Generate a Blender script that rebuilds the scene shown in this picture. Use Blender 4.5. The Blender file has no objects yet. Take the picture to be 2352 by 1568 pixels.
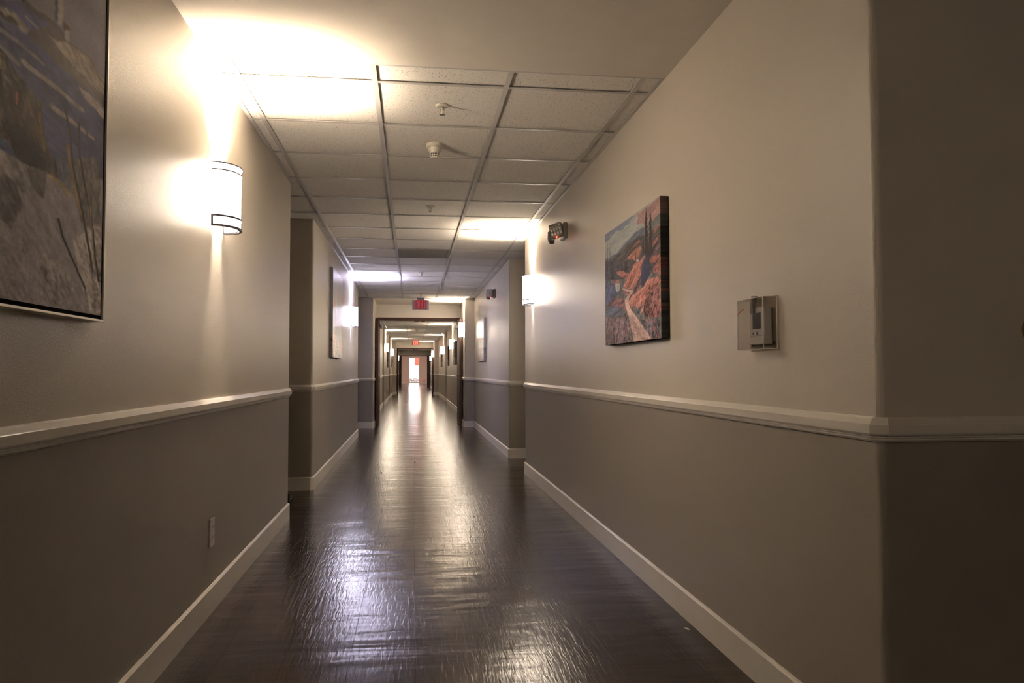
import bpy, bmesh, math, random
import numpy as np
from mathutils import Vector, Matrix

SC = bpy.context.scene
COL = SC.collection
R = math.radians

# ------------------------------------------------------------------ camera
HC = 1.032
F_PX, YAW, PITCH, ROLL = 1754.5, 0.1299, 0.03866, -0.00202
cam = bpy.data.cameras.new('camera'); camo = bpy.data.objects.new('camera', cam); COL.objects.link(camo)
cam.sensor_fit = 'HORIZONTAL'; cam.sensor_width = 36.0; cam.lens = 36.0*F_PX/2352
cam.clip_start = 0.02; cam.clip_end = 300
cy, sy = math.cos(YAW), math.sin(YAW)
fw = Vector((sy*math.cos(PITCH), cy*math.cos(PITCH), math.sin(PITCH)))
rt = Vector((cy, -sy, 0)); up = rt.cross(fw)
c_, s_ = math.cos(ROLL), math.sin(ROLL)
rt, up = c_*rt + s_*up, -s_*rt + c_*up
M = Matrix((( rt.x, up.x, -fw.x, 0), (rt.y, up.y, -fw.y, 0), (rt.z, up.z, -fw.z, HC), (0, 0, 0, 1)))
camo.matrix_world = M
SC.camera = camo

# ------------------------------------------------------------------ world, exposure
w = bpy.data.worlds.new('world'); SC.world = w; w.use_nodes = True
wn = w.node_tree.nodes; bg = wn['Background']
bg.inputs[0].default_value = (0.93, 0.96, 1.0, 1); bg.inputs[1].default_value = 4.5   # overcast daylight outside the far door
SC.view_settings.view_transform = 'Standard'; SC.view_settings.look = 'None'
SC.view_settings.gamma = 1; SC.view_settings.use_curve_mapping = False
SC.view_settings.exposure = 1.1
WARM = (1.0, 0.80, 0.59); COOL = (0.70, 0.67, 1.0)
LAMP_W = 160.0; SHADE_E = 25.0

# ------------------------------------------------------------------ dimensions (metres)
XL, XR, H = -0.861, 1.142, 2.366
RAIL_TOP = 0.916

# ------------------------------------------------------------------ materials
def new_mat(name):
    m = bpy.data.materials.new(name); m.use_nodes = True
    nt = m.node_tree; b = nt.nodes['Principled BSDF']
    return m, nt, b
def N(nt, t, **kw):
    n = nt.nodes.new(t)
    for k, v in kw.items():
        if k in n.inputs.keys(): n.inputs[k].default_value = v
        else: setattr(n, k, v)
    return n
def bumped(nt, b, height, strength, dist):
    bp = N(nt, 'ShaderNodeBump', Strength=strength, Distance=dist)
    nt.links.new(height, bp.inputs['Height']); nt.links.new(bp.outputs[0], b.inputs['Normal']); return bp
def simple(name, col, rough=.5, metal=0, bump=None, spec=.5, vary=.06):
    m, nt, b = new_mat(name)
    b.inputs['Roughness'].default_value = rough; b.inputs['Metallic'].default_value = metal
    b.inputs['Specular IOR Level'].default_value = spec
    tc = N(nt, 'ShaderNodeTexCoord'); no = N(nt, 'ShaderNodeTexNoise', Scale=9.0, Detail=4.0)
    nt.links.new(tc.outputs['Object'], no.inputs['Vector'])
    mx = N(nt, 'ShaderNodeMix', data_type='RGBA')
    mx.inputs[6].default_value = (*[c*(1-vary) for c in col], 1); mx.inputs[7].default_value = (*[min(1, c*(1+vary)) for c in col], 1)
    nt.links.new(no.outputs['Fac'], mx.inputs[0]); nt.links.new(mx.outputs[2], b.inputs['Base Color'])
    if bump:
        n2 = N(nt, 'ShaderNodeTexNoise', Scale=bump[0], Detail=3.0); nt.links.new(tc.outputs['Object'], n2.inputs['Vector'])
        bumped(nt, b, n2.outputs['Fac'], bump[1], bump[2])
    return m
def emis(name, col, s):
    m = bpy.data.materials.new(name); m.use_nodes = True; nt = m.node_tree
    nt.nodes.remove(nt.nodes['Principled BSDF'])
    e = N(nt, 'ShaderNodeEmission'); e.inputs[0].default_value = (*col, 1); e.inputs[1].default_value = s
    nt.links.new(e.outputs[0], nt.nodes['Material Output'].inputs[0]); return m

def wall_paint():
    """eggshell paint: light beige over the chair rail, taupe under it, fine roller texture"""
    m, nt, b = new_mat('two_tone_wall_paint')
    g = N(nt, 'ShaderNodeNewGeometry'); sp = N(nt, 'ShaderNodeSeparateXYZ'); nt.links.new(g.outputs['Position'], sp.inputs[0])
    th = N(nt, 'ShaderNodeMath', operation='GREATER_THAN'); th.inputs[1].default_value = 0.885
    nt.links.new(sp.outputs[2], th.inputs[0])
    mx = N(nt, 'ShaderNodeMix', data_type='RGBA')
    mx.inputs[6].default_value = (0.25, 0.222, 0.19, 1); mx.inputs[7].default_value = (0.52, 0.475, 0.41, 1)
    nt.links.new(th.outputs[0], mx.inputs[0])
    n1 = N(nt, 'ShaderNodeTexNoise', Scale=1.3, Detail=3.0); nt.links.new(g.outputs['Position'], n1.inputs['Vector'])
    mr = N(nt, 'ShaderNodeMapRange'); mr.inputs[3].default_value = .94; mr.inputs[4].default_value = 1.05
    nt.links.new(n1.outputs['Fac'], mr.inputs[0])
    mm = N(nt, 'ShaderNodeMix', data_type='RGBA', blend_type='MULTIPLY'); mm.inputs[0].default_value = 1
    nt.links.new(mx.outputs[2], mm.inputs[6]); nt.links.new(mr.outputs[0], mm.inputs[7])
    nt.links.new(mm.outputs[2], b.inputs['Base Color'])
    b.inputs['Roughness'].default_value = .40; b.inputs['Specular IOR Level'].default_value = .5
    n2 = N(nt, 'ShaderNodeTexNoise', Scale=210.0, Detail=2.5); nt.links.new(g.outputs['Position'], n2.inputs['Vector'])
    bumped(nt, b, n2.outputs['Fac'], .35, .0022)
    return m

def floor_mat():
    m, nt, b = new_mat('dark_wood_plank')
    L = nt.links.new
    g = N(nt, 'ShaderNodeNewGeometry')
    mp = N(nt, 'ShaderNodeMapping'); mp.inputs['Rotation'].default_value = (0, 0, R(90)); mp.inputs['Location'].default_value = (-.55, -.015, 0)
    L(g.outputs['Position'], mp.inputs[0])
    br = N(nt, 'ShaderNodeTexBrick', Scale=1.0); br.offset = .37; br.offset_frequency = 2
    br.inputs['Brick Width'].default_value = 1.22; br.inputs['Row Height'].default_value = .2335
    br.inputs['Mortar Size'].default_value = .0016; br.inputs['Mortar Smooth'].default_value = .3
    br.inputs['Color1'].default_value = (0, 0, 0, 1); br.inputs['Color2'].default_value = (1, 1, 1, 1); br.inputs['Mortar'].default_value = (.5, .5, .5, 1)
    L(mp.outputs[0], br.inputs['Vector'])
    # grain stretched along the plank (world Y)
    ms = N(nt, 'ShaderNodeMapping'); ms.inputs['Scale'].default_value = (30, 1.6, 1); L(g.outputs['Position'], ms.inputs[0])
    gr = N(nt, 'ShaderNodeTexNoise', Scale=2.2, Detail=7.0, Distortion=.5); L(ms.outputs[0], gr.inputs['Vector'])
    cr = N(nt, 'ShaderNodeValToRGB'); cr.color_ramp.elements[0].position = .3; cr.color_ramp.elements[1].position = .72
    cr.color_ramp.elements[0].color = (.011, .0065, .004, 1); cr.color_ramp.elements[1].color = (.031, .020, .013, 1)
    L(gr.outputs['Fac'], cr.inputs[0])
    v = N(nt, 'ShaderNodeMapRange'); v.inputs[3].default_value = .8; v.inputs[4].default_value = 1.2; L(br.outputs['Color'], v.inputs[0])
    mm = N(nt, 'ShaderNodeMix', data_type='RGBA', blend_type='MULTIPLY'); mm.inputs[0].default_value = 1
    L(cr.outputs[0], mm.inputs[6]); L(v.outputs[0], mm.inputs[7])
    dk = N(nt, 'ShaderNodeMix', data_type='RGBA'); dk.inputs[7].default_value = (.008, .006, .005, 1)
    L(br.outputs['Fac'], dk.inputs[0]); L(mm.outputs[2], dk.inputs[6]); L(dk.outputs[2], b.inputs['Base Color'])
    # embossed grain, hand-scraped cross ripples, seams
    m1 = N(nt, 'ShaderNodeMapping'); m1.inputs['Scale'].default_value = (80, 9, 1); L(g.outputs['Position'], m1.inputs[0])
    b1 = N(nt, 'ShaderNodeTexNoise', Scale=1.0, Detail=4.0, Distortion=1.0); L(m1.outputs[0], b1.inputs['Vector'])
    m2 = N(nt, 'ShaderNodeMapping'); m2.inputs['Scale'].default_value = (1.6, 11, 1); L(g.outputs['Position'], m2.inputs[0])
    b2 = N(nt, 'ShaderNodeTexNoise', Scale=1.0, Detail=2.0); L(m2.outputs[0], b2.inputs['Vector'])
    bp2 = N(nt, 'ShaderNodeBump', Strength=.5, Distance=.0035); L(b2.outputs['Fac'], bp2.inputs['Height'])
    m4 = N(nt, 'ShaderNodeMapping'); m4.inputs['Scale'].default_value = (1.1, 3.4, 1); L(g.outputs['Position'], m4.inputs[0])
    b4 = N(nt, 'ShaderNodeTexNoise', Scale=1.0, Detail=3.0, Distortion=.6); L(m4.outputs[0], b4.inputs['Vector'])
    bp4 = N(nt, 'ShaderNodeBump', Strength=1.0, Distance=.006); L(b4.outputs['Fac'], bp4.inputs['Height']); L(bp4.outputs[0], bp2.inputs['Normal'])
    bp1 = N(nt, 'ShaderNodeBump', Strength=.6, Distance=.0017); L(b1.outputs['Fac'], bp1.inputs['Height']); L(bp2.outputs[0], bp1.inputs['Normal'])
    bp3 = N(nt, 'ShaderNodeBump', Strength=.8, Distance=.0012); bp3.invert = True; L(br.outputs['Fac'], bp3.inputs['Height']); L(bp1.outputs[0], bp3.inputs['Normal'])
    L(bp3.outputs[0], b.inputs['Normal'])
    rr = N(nt, 'ShaderNodeMapRange'); rr.inputs[3].default_value = .145; rr.inputs[4].default_value = .21; L(gr.outputs['Fac'], rr.inputs[0])
    L(rr.outputs[0], b.inputs['Roughness'])
    sp = N(nt, 'ShaderNodeMapRange'); sp.inputs[3].default_value = .24; sp.inputs[4].default_value = 0.12; L(br.outputs['Fac'], sp.inputs[0]); L(sp.outputs[0], b.inputs['Specular IOR Level'])
    return m

def tile_mat():
    m, nt, b = new_mat('fissured_ceiling_tile'); L = nt.links.new
    g = N(nt, 'ShaderNodeNewGeometry')
    mp = N(nt, 'ShaderNodeMapping'); mp.inputs['Scale'].default_value = (1.0, .6, 1); L(g.outputs['Position'], mp.inputs[0])
    n = N(nt, 'ShaderNodeTexNoise', Scale=190.0, Detail=1.5); L(mp.outputs[0], n.inputs['Vector'])
    cr = N(nt, 'ShaderNodeValToRGB'); cr.color_ramp.elements[0].position = .30; cr.color_ramp.elements[1].position = .37
    cr.color_ramp.elements[0].color = (.30, .28, .25, 1); cr.color_ramp.elements[1].color = (.80, .77, .72, 1)
    L(n.outputs['Fac'], cr.inputs[0]); L(cr.outputs[0], b.inputs['Base Color'])
    b.inputs['Roughness'].default_value = .9; b.inputs['Specular IOR Level'].default_value = .2
    bumped(nt, b, cr.outputs[0], .6, .002)
    return m

def glass_mat(name, tint, gloss=.06, rough=.03):
    m = bpy.data.materials.new(name); m.use_nodes = True; nt = m.node_tree; L = nt.links.new
    nt.nodes.remove(nt.nodes['Principled BSDF'])
    t = N(nt, 'ShaderNodeBsdfTransparent'); t.inputs[0].default_value = (*tint, 1)
    gl = N(nt, 'ShaderNodeBsdfGlossy', Roughness=rough)
    fr = N(nt, 'ShaderNodeLayerWeight', Blend=.5); pw = N(nt, 'ShaderNodeMath', operation='POWER'); pw.inputs[1].default_value = 4.0; L(fr.outputs['Facing'], pw.inputs[0])
    ad = N(nt, 'ShaderNodeMath', operation='MULTIPLY_ADD'); ad.inputs[1].default_value = .6; ad.inputs[2].default_value = gloss; L(pw.outputs[0], ad.inputs[0])
    mx = N(nt, 'ShaderNodeMixShader'); L(ad.outputs[0], mx.inputs[0]); L(t.outputs[0], mx.inputs[1]); L(gl.outputs[0], mx.inputs[2])
    L(mx.outputs[0], nt.nodes['Material Output'].inputs[0]); return m

MAT = dict(
    wall=wall_paint(), floor=floor_mat(), tile=tile_mat(),
    drywall=simple('ceiling_drywall_paint', (.70, .65, .58), .75, bump=(160, .3, .002)),
    trim=simple('white_semigloss_trim', (.60, .565, .515), .32, bump=(60, .05, .001), vary=.03),
    grid=simple('painted_metal_grid', (.50, .475, .46), .45, vary=.02),
    mahogany=simple('dark_mahogany_wood', (.045, .017, .011), .55, spec=.3, bump=(40, .2, .001), vary=.3),
    black_door=simple('black_painted_door', (.018, .013, .012), .5),
    nickel=simple('brushed_nickel', (.35, .34, .36), .32, 1), ring=simple('dark_nickel_ring', (.10, .095, .12), .45, .8),
    silver=simple('silver_leaf_frame', (.62, .58, .50), .4, .6),
    black=simple('matt_black', (.003, .003, .004), .9, spec=.05),
    rubber=simple('black_rubber', (.008, .008, .008), .7),
    brass=simple('aged_brass', (.38, .26, .10), .28, 1),
    ivory=simple('ivory_plastic', (.62, .59, .50), .4, vary=.02),
    white=simple('white_plastic', (.55, .53, .52), .4, vary=.02),
    dark=simple('dark_plastic', (.012, .011, .014), .35),
    greymetal=simple('grey_metal', (.18, .17, .17), .45, .5),
    alu=simple('brushed_aluminium_sign_face', (.30, .30, .31), .5, .3),
    emg=simple('grey_emergency_light_plastic', (.16, .15, .135), .35),
    vent=simple('dusty_grey_vent', (.20, .185, .175), .6),
    guard=glass_mat('clear_acrylic', (.93, .92, .91), .03),
    guard_edge=simple('acrylic_edge', (.85, .83, .80), .12),
    glass=glass_mat('door_glass', (.97, .97, .97), .02),
    bottom_lens=glass_mat('frosted_bottom_lens', (.5, .5, .5), .02),
    lens=simple('ribbed_clear_lens', (.42, .40, .40), .12, .4),
    shade_warm=emis('lit_warm_glass', (1.0, .84, .67), SHADE_E), shade_cool=emis('lit_cool_glass', (.80, .77, 1.0), SHADE_E*1.4),
    led=emis('red_led', (1, .05, .02), 6), red_letter=emis('lit_red_letters', (1, .008, .015), .22),
    red_letter2=emis('lit_red_letters_far', (1, .022, .012), 8.0),
    red=simple('orange_red_cloth', (.60, .038, .016), .7), concrete=simple('pale_concrete', (.62, .60, .56), .85, bump=(30, .3, .004)),
    foliage=simple('hedge', (.16, .12, .11), .9, vary=.7), outwall=simple('sunny_render', (.85, .83, .80), .9),
    pink=simple('lobby_paint_with_pink_glow', (.62, .50, .44), .6), paper=simple('white_paper', (.7, .68, .65), .8),  # pink lobby tone: red glow on the walls put into their colour
    dust=simple('dark_grit', (.01, .009, .008), .9),
)

# ------------------------------------------------------------------ builders
def obj(name, bm, mat, parent=None, smooth=False, **props):
    me = bpy.data.meshes.new(name); bmesh.ops.recalc_face_normals(bm, faces=bm.faces[:]); bm.to_mesh(me); bm.free()
    o = bpy.data.objects.new(name, me); COL.objects.link(o)
    for mm in (mat if isinstance(mat, (list, tuple)) else [mat]): me.materials.append(mm)
    if smooth:
        for p in me.polygons: p.use_smooth = True
    if parent: o.parent = parent
    for k, v in props.items(): o[k] = v
    return o
def thing(name, loc, rz, label, cat, group=None):
    o = bpy.data.objects.new(name, None); COL.objects.link(o); o.empty_display_size = .05
    o.location = loc; o.rotation_euler = (0, 0, rz); o['label'] = label; o['category'] = cat
    if group: o['group'] = group
    return o
def struct(name, bm, mat, smooth=False): return obj(name, bm, mat, None, smooth, kind='structure')
def copy_thing(r, loc, rz, label, group=None):
    c = r.copy(); COL.objects.link(c); c.location = loc; c.rotation_euler = (0, 0, rz); c['label'] = label
    if group: c['group'] = group
    for ch in r.children:
        d = ch.copy(); COL.objects.link(d); d.parent = c
        for g in ch.children:
            e = g.copy(); COL.objects.link(e); e.parent = d
    return c
def box(bm, x0, x1, y0, y1, z0, z1, bev=0, seg=2):
    r = bmesh.ops.create_cube(bm, size=1)
    for v in r['verts']: v.co = Vector((x0 + (v.co.x+.5)*(x1-x0), y0 + (v.co.y+.5)*(y1-y0), z0 + (v.co.z+.5)*(z1-z0)))
    if bev:
        es = list({e for v in r['verts'] for e in v.link_edges})
        bmesh.ops.bevel(bm, geom=es, offset=bev, segments=seg, affect='EDGES', profile=.5)
    return bm
def B(*a, **k): return box(bmesh.new(), *a, **k)
def rot(bm, verts, mat4):
    for v in verts: v.co = mat4 @ v.co
def lathe(bm, prof, n=32, axis='z', at=(0, 0, 0)):
    rings = []
    for r, h in prof:
        ring = []
        for i in range(n):
            a = 2*math.pi*i/n; p = (r*math.cos(a), r*math.sin(a), h)
            if axis == 'x': p = (h, p[0], p[1])
            if axis == 'y': p = (p[0], h, p[1])
            ring.append(bm.verts.new((p[0]+at[0], p[1]+at[1], p[2]+at[2])))
        rings.append(ring)
    for a, b in zip(rings, rings[1:]):
        for i in range(n): bm.faces.new((a[i], a[(i+1) % n], b[(i+1) % n], b[i]))
    bm.faces.new(rings[0]); bm.faces.new(rings[-1]); return bm
def tube(bm, pts, r, n=10):
    pts = [Vector(p) for p in pts]; rings = []
    for i, p in enumerate(pts):
        d = (pts[min(i+1, len(pts)-1)] - pts[max(i-1, 0)]).normalized()
        a = d.orthogonal().normalized(); b = d.cross(a)
        rings.append([bm.verts.new(p + a*r*math.cos(t) + b*r*math.sin(t)) for t in [2*math.pi*k/n for k in range(n)]])
    for q, s in zip(rings, rings[1:]):
        for i in range(n): bm.faces.new((q[i], q[(i+1) % n], s[(i+1) % n], s[i]))
    bm.faces.new(rings[0]); bm.faces.new(rings[-1]); return bm
def prism(bm, poly, ax, lo, hi):
    """poly of 2D points extruded along axis ax"""
    def P(p, t):
        return {0: (t, p[0], p[1]), 1: (p[0], t, p[1]), 2: (p[0], p[1], t)}[ax]
    a = [bm.verts.new(P(p, lo)) for p in poly]; b = [bm.verts.new(P(p, hi)) for p in poly]; n = len(poly)
    bm.faces.new(a); bm.faces.new(b[::-1])
    for i in range(n): bm.faces.new((a[i], a[(i+1) % n], b[(i+1) % n], b[i]))
    return bm

def sweep(bm, path, prof, side):
    """profile (out, z) carried along a horizontal polyline, mitred; side=+1 room lies left of the travel direction"""
    P = [Vector(p) for p in path]; n = len(P); cols = []
    for i in range(n):
        ns = []
        if i > 0: d = (P[i]-P[i-1]).normalized(); ns.append(Vector((-d.y, d.x))*side)
        if i < n-1: d = (P[i+1]-P[i]).normalized(); ns.append(Vector((-d.y, d.x))*side)
        m = ns[0] if len(ns) == 1 else (ns[0]+ns[1]).normalized()
        k = 1/max(.3, m.dot(ns[0]))
        cols.append([bm.verts.new((P[i].x+m.x*k*o, P[i].y+m.y*k*o, z)) for o, z in prof])
    for a, b in zip(cols, cols[1:]):
        for j in range(len(prof)-1): bm.faces.new((a[j], a[j+1], b[j+1], b[j]))
    bm.faces.new(cols[0]); bm.faces.new(cols[-1]); return bm
def cut(path, conv, c=.019):
    """chamfer the outside corners listed in conv"""
    out = []
    for i, p in enumerate(path):
        if i in conv:
            a = (Vector(path[i-1])-Vector(p)).normalized(); b = (Vector(path[i+1])-Vector(p)).normalized()
            out += [tuple(Vector(p)+a*c), tuple(Vector(p)+b*c)]
        else: out.append(p)
    return out
def arc(path, conv, c=.019, n=6):
    out = []
    for i, p in enumerate(path):
        if i in conv:
            P = Vector(p); a = (Vector(path[i-1])-P).normalized(); b = (Vector(path[i+1])-P).normalized()
            ctr = P + (a+b)*c
            for k in range(n+1):
                t = k/n*math.pi/2; out.append(tuple(ctr - b*c*math.cos(t) - a*c*math.sin(t)))
        else: out.append(p)
    return out

RAILP = [(0, -.062), (.006, -.061), (.010, -.056), (.010, -.052), (.014, -.050), (.014, -.047), (.019, -.044), (.021, -.040), (.021, -.018), (.019, -.016), (.010, -.003), (.007, -.002), (.006, 0), (0, 0)]
RAILP = [(o, z+RAIL_TOP) for o, z in RAILP]
BASEP = [(0, 0), (.013, 0), (.013, .106), (.008, .112), (.003, .114), (0, .114)]


# ------------------------------------------------------------------ the setting
OL, OR = -.70, .96          # reveals of the cross-corridor openings
lpath = [(XL, -3.0), (XL, 5.56), (-1.85, 5.56), (-1.85, 6.86), (XL, 6.86), (XL, 12.45), (-1.85, 12.45), (-1.85, 14.10), (OL, 14.10), (OL, 15.40)]
rpath = [(4.2, 1.755), (XR, 1.755), (XR, 7.72), (2.1, 7.72), (2.1, 9.02), (XR, 9.02), (XR, 14.10), (OR, 14.10), (OR, 15.40)]
def zsolid(name, path, conv, outer):
    """solid wall block: the painted room outline closed along a line behind it, so the walls have real thickness"""
    pts = arc(path, conv); bm = bmesh.new()
    return pts
def wall_run(tag, path, conv, side, zt=H+.02, mat='wall', rail=True, back=2.4):
    pts = arc(path, conv); bm = bmesh.new()
    # thick face: offset polyline behind
    P = [Vector(p) for p in pts]; n = len(P); off = []
    for i in range(n):
        ns = []
        if i > 0: d = (P[i]-P[i-1]).normalized(); ns.append(Vector((-d.y, d.x))*side)
        if i < n-1: d = (P[i+1]-P[i]).normalized(); ns.append(Vector((-d.y, d.x))*side)
        m = ns[0] if len(ns) == 1 else (ns[0]+ns[1]).normalized()
        off.append(P[i]-m*(.10 if len(ns) == 1 else .10/max(.5, m.dot(ns[0]))))
    lo = [bm.verts.new((p.x, p.y, 0)) for p in P]; hi = [bm.verts.new((p.x, p.y, zt)) for p in P]
    lo2 = [bm.verts.new((p.x, p.y, 0)) for p in off]; hi2 = [bm.verts.new((p.x, p.y, zt)) for p in off]
    for i in range(n-1):
        bm.faces.new((lo[i], lo[i+1], hi[i+1], hi[i])); bm.faces.new((lo2[i+1], lo2[i], hi2[i], hi2[i+1]))
        bm.faces.new((hi[i], hi[i+1], hi2[i+1], hi2[i])); bm.faces.new((lo[i], lo2[i], lo2[i+1], lo[i+1]))
    bm.faces.new((lo[0], hi[0], hi2[0], lo2[0])); bm.faces.new((lo[-1], lo2[-1], hi2[-1], hi[-1]))
    o = struct('wall_'+tag, bm, MAT[mat])
    c = cut(path, conv)
    struct('baseboard_'+tag, sweep(bmesh.new(), c, BASEP, side), MAT['trim'])
    global TRIM_N
    if rail: struct('trim_%d' % TRIM_N, sweep(bmesh.new(), c, RAILP, side), MAT['trim']); TRIM_N += 1
    return o
TRIM_N = 1
wall_run('left', lpath, {1, 4, 5, 8}, -1)
wall_run('right', rpath, {1, 2, 5, 7}, 1)
# beyond the first fire doors
l2 = [(OL, 15.55), (XL, 15.55), (XL, 22.6), (-1.6, 22.6), (-1.6, 23.8), (XL, 23.8), (XL, 28.9), (-1.6, 28.9), (-1.6, 30.1), (XL, 30.1), (XL, 33.8), (OL, 33.8), (OL, 35.4)]
r2 = [(OR, 15.55), (XR, 15.55), (XR, 25.2), (1.9, 25.2), (1.9, 26.5), (XR, 26.5), (XR, 33.8), (OR, 33.8), (OR, 35.4)]
wall_run('left.001', l2, set(), -1)
wall_run('right.001', r2, set(), 1)
l3 = [(OL, 35.55), (XL, 35.55), (XL, 50.4)]; r3 = [(OR, 35.55), (XR, 35.55), (XR, 50.4)]
wall_run('left.002', l3, set(), -1); wall_run('right.002', r3, set(), 1)
# lobby at the far end
struct('wall_lobby', B(-3.2, -3.1, 50.6, 65, 0, 2.8), MAT['pink']); struct('wall_lobby.001', B(3.1, 3.2, 50.6, 65, 0, 2.8), MAT['pink'])
eb = bmesh.new(); box(eb, -3.2, -.32, 65, 65.15, 0, 2.8); box(eb, .65, 3.2, 65, 65.15, 0, 2.8); box(eb, -.32, .65, 65, 65.15, 2.24, 2.8)
struct('wall_far', eb, MAT['pink'])
sb = bmesh.new(); box(sb, -3.1, -.38, 64.975, 65, .86, .90); box(sb, .71, 3.1, 64.975, 65, .86, .90); struct('trim_%d' % TRIM_N, sb, MAT['trim']); TRIM_N += 1
sb = bmesh.new(); box(sb, -3.1, -.38, 64.985, 65, 0, .11); box(sb, .71, 3.1, 64.985, 65, 0, .11); struct('baseboard_far', sb, MAT['trim'])
# behind the photographer
struct('wall_back', B(-1.0, 4.3, -3.1, -3.0, 0, H+.02), MAT['wall'])
struct('wall_side', B(4.2, 4.3, -3.0, 1.86, 0, H+.02), MAT['wall'])
# headers above the openings
def header(k, y, t, zb, x0, x1, mat='drywall'):
    bm = bmesh.new(); box(bm, x0-.06, x1+.06, y, y+t, zb, H+.02)
    if k == 3: box(bm, -3.2, x0, y, y+t, 0, H+.5); box(bm, x1, 3.2, y, y+t, 0, H+.5); box(bm, -3.2, 3.2, y, y+t, H, 2.8)
    return struct('wall_header' + ('' if k == 1 else '.%03d' % (k-1)), bm, MAT[mat])
header(1, 15.40, .15, 2.10, OL, OR); header(2, 35.40, .15, 2.10, OL, OR); header(3, 50.40, .2, 2.10, OL, OR, 'wall')

struct('floor', B(-3.3, 4.4, -3.1, 65.15, -.06, 0), MAT['floor'])
# ceiling: plasterboard near the camera and in the vestibules, lay-in tiles elsewhere
def slab(name, x0, x1, y0, y1, z=H, mat='drywall', t=.06): return struct(name, B(x0, x1, y0, y1, z, z+t), MAT[mat])
slab('ceiling', -2.0, 4.4, -3.1, 3.32)
slab('ceiling.001', -2.0, 2.3, 14.10, 15.42); slab('ceiling.002', -2.0, 2.3, 33.8, 35.5); slab('ceiling.003', -3.3, 3.3, 50.4, 65.3, 2.72)
TT = .6096; X0 = -.783; Y0 = 4.141-TT
def tiles(name, y0, y1, k0):
    slab(name, -2.0, 2.3, y0, y1, H+.009, 'tile', .03)
    g = bmesh.new(); w2 = .012
    for i in range(-2, 5):
        x = X0+i*TT
        if abs(i) > 9: continue
        box(g, x-w2, x+w2, y0, y1, H, H+.004); box(g, x-.002, x+.002, y0, y1, H+.004, H+.012)
    k = math.ceil((y0-Y0)/TT)
    while Y0+k*TT < y1-.01:
        y = Y0+k*TT; xs = [-2.0]+[X0+i*TT for i in range(-2, 5)]+[2.3]
        for a, b in zip(xs, xs[1:]): box(g, a+w2, b-w2, y-w2, y+w2, H+.0012, H+.004)
        k += 1
    return g
def grid_obj(g):
    global TRIM_N
    struct('trim_%d' % TRIM_N, g, MAT['grid']); TRIM_N += 1
g = tiles('ceiling.004', 3.32, 14.10, 0)
# wall angle along the near tile field
for a in (XL, XR-.02):
    for (y0, y1) in ((3.32, 5.56 if a < 0 else 7.72), (6.86 if a < 0 else 9.02, 12.45 if a < 0 else 14.1)): box(g, a, a+.02, y0, y1, H+.0005, H+.004)
box(g, XL, XR, 3.318, 3.338, H+.0008, H+.004); box(g, XL, XR, 14.08, 14.10, H+.0008, H+.004)
grid_obj(g)
grid_obj(tiles('ceiling.005', 15.50, 33.8, 0)); grid_obj(tiles('ceiling.006', 35.5, 50.45, 0))

# mahogany head casings and jambs of the openings
def casing(y, zb=2.045, x0=OL, x1=OR, mat='mahogany', jamb=.02, first=True):
    global TRIM_N
    bm = bmesh.new()
    box(bm, x0, x1, y-.005, y+.16, zb, zb+.058)
    box(bm, x0, x0+jamb, y+.01, y+.16, 0, zb); box(bm, x1-jamb, x1, y+.01, y+.16, 0, zb)
    # two rounded latch strikes under the head, near the meeting of the doors
    if first:
        for cx, hw in ((.085, .055), (.215, .045)):
            prism(bm, [(cx+hw*math.cos(a), zb-.030*math.sin(a)) for a in [math.pi*i/10 for i in range(11)]], 1, y-.03, y+.01)
    struct('trim_%d' % TRIM_N, bm, MAT[mat]); TRIM_N += 1
casing(15.40); casing(35.40, 2.045); casing(50.36, 2.02, XL, XR, 'black_door', .17, False)

# ------------------------------------------------------------------ fire doors (held open) with levers and closers
def fire_door(name, hinge, ang, width, sgn, mat, h=2.03):
    e = bpy.data.objects.new(name, None); COL.objects.link(e); e['kind'] = 'structure'; e.location = hinge; e.rotation_euler = (0, 0, ang); e.empty_display_size = .05
    obj('door_leaf', B(-.022, .022, .01, width, .012, h, bev=.002), mat, e)
    hb = bmesh.new(); s = sgn
    lathe(hb, [(.0, 0), (.028, 0), (.028, .008), (.012, .012), (.012, .05), (0, .05)], 20, 'x', (0, 0, 0))
    for v in hb.verts: v.co = Vector((v.co.x*s + .022*s, v.co.y + .08, v.co.z+.96))
    tube(hb, [(s*.068, .08, .96), (s*.07, .12, .962), (s*.07, .20, .958)], .010)
    obj('lever_handle', hb, MAT['nickel'], e, True)
    cb = B(.022 if s > 0 else -.075, .075 if s > 0 else -.022, width-.42, width-.14, h-.16, h-.09, bev=.006)
    obj('door_closer', cb, MAT['greymetal'], e)
    ab = bmesh.new(); tube(ab, [(s*.05, width-.25, h-.09), (s*.05, width-.1, h-.02), (s*.02, width+.02, h+.02)], .007); obj('closer_arm', ab, MAT['nickel'], e, True)
    return e
D1 = fire_door('door_1', (OL+.045, 14.55, 0), 0, .82, 1, MAT['mahogany'])
D2 = fire_door('door_2', (OR-.045, 14.55, 0), 0, .82, -1, MAT['mahogany'])
D3 = fire_door('door_3', (OL+.045, 34.55, 0), 0, .82, 1, MAT['mahogany'])
D4 = fire_door('door_4', (OR-.045, 34.55, 0), 0, .82, -1, MAT['mahogany'])
D5 = fire_door('door_5', (XL+.045, 49.45, 0), 0, .85, 1, MAT['black_door'])
D6 = fire_door('door_6', (XR-.045, 49.45, 0), 0, .85, -1, MAT['black_door'])
for e in (D1, D2, D3, D4, D5, D6): pass

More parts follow.
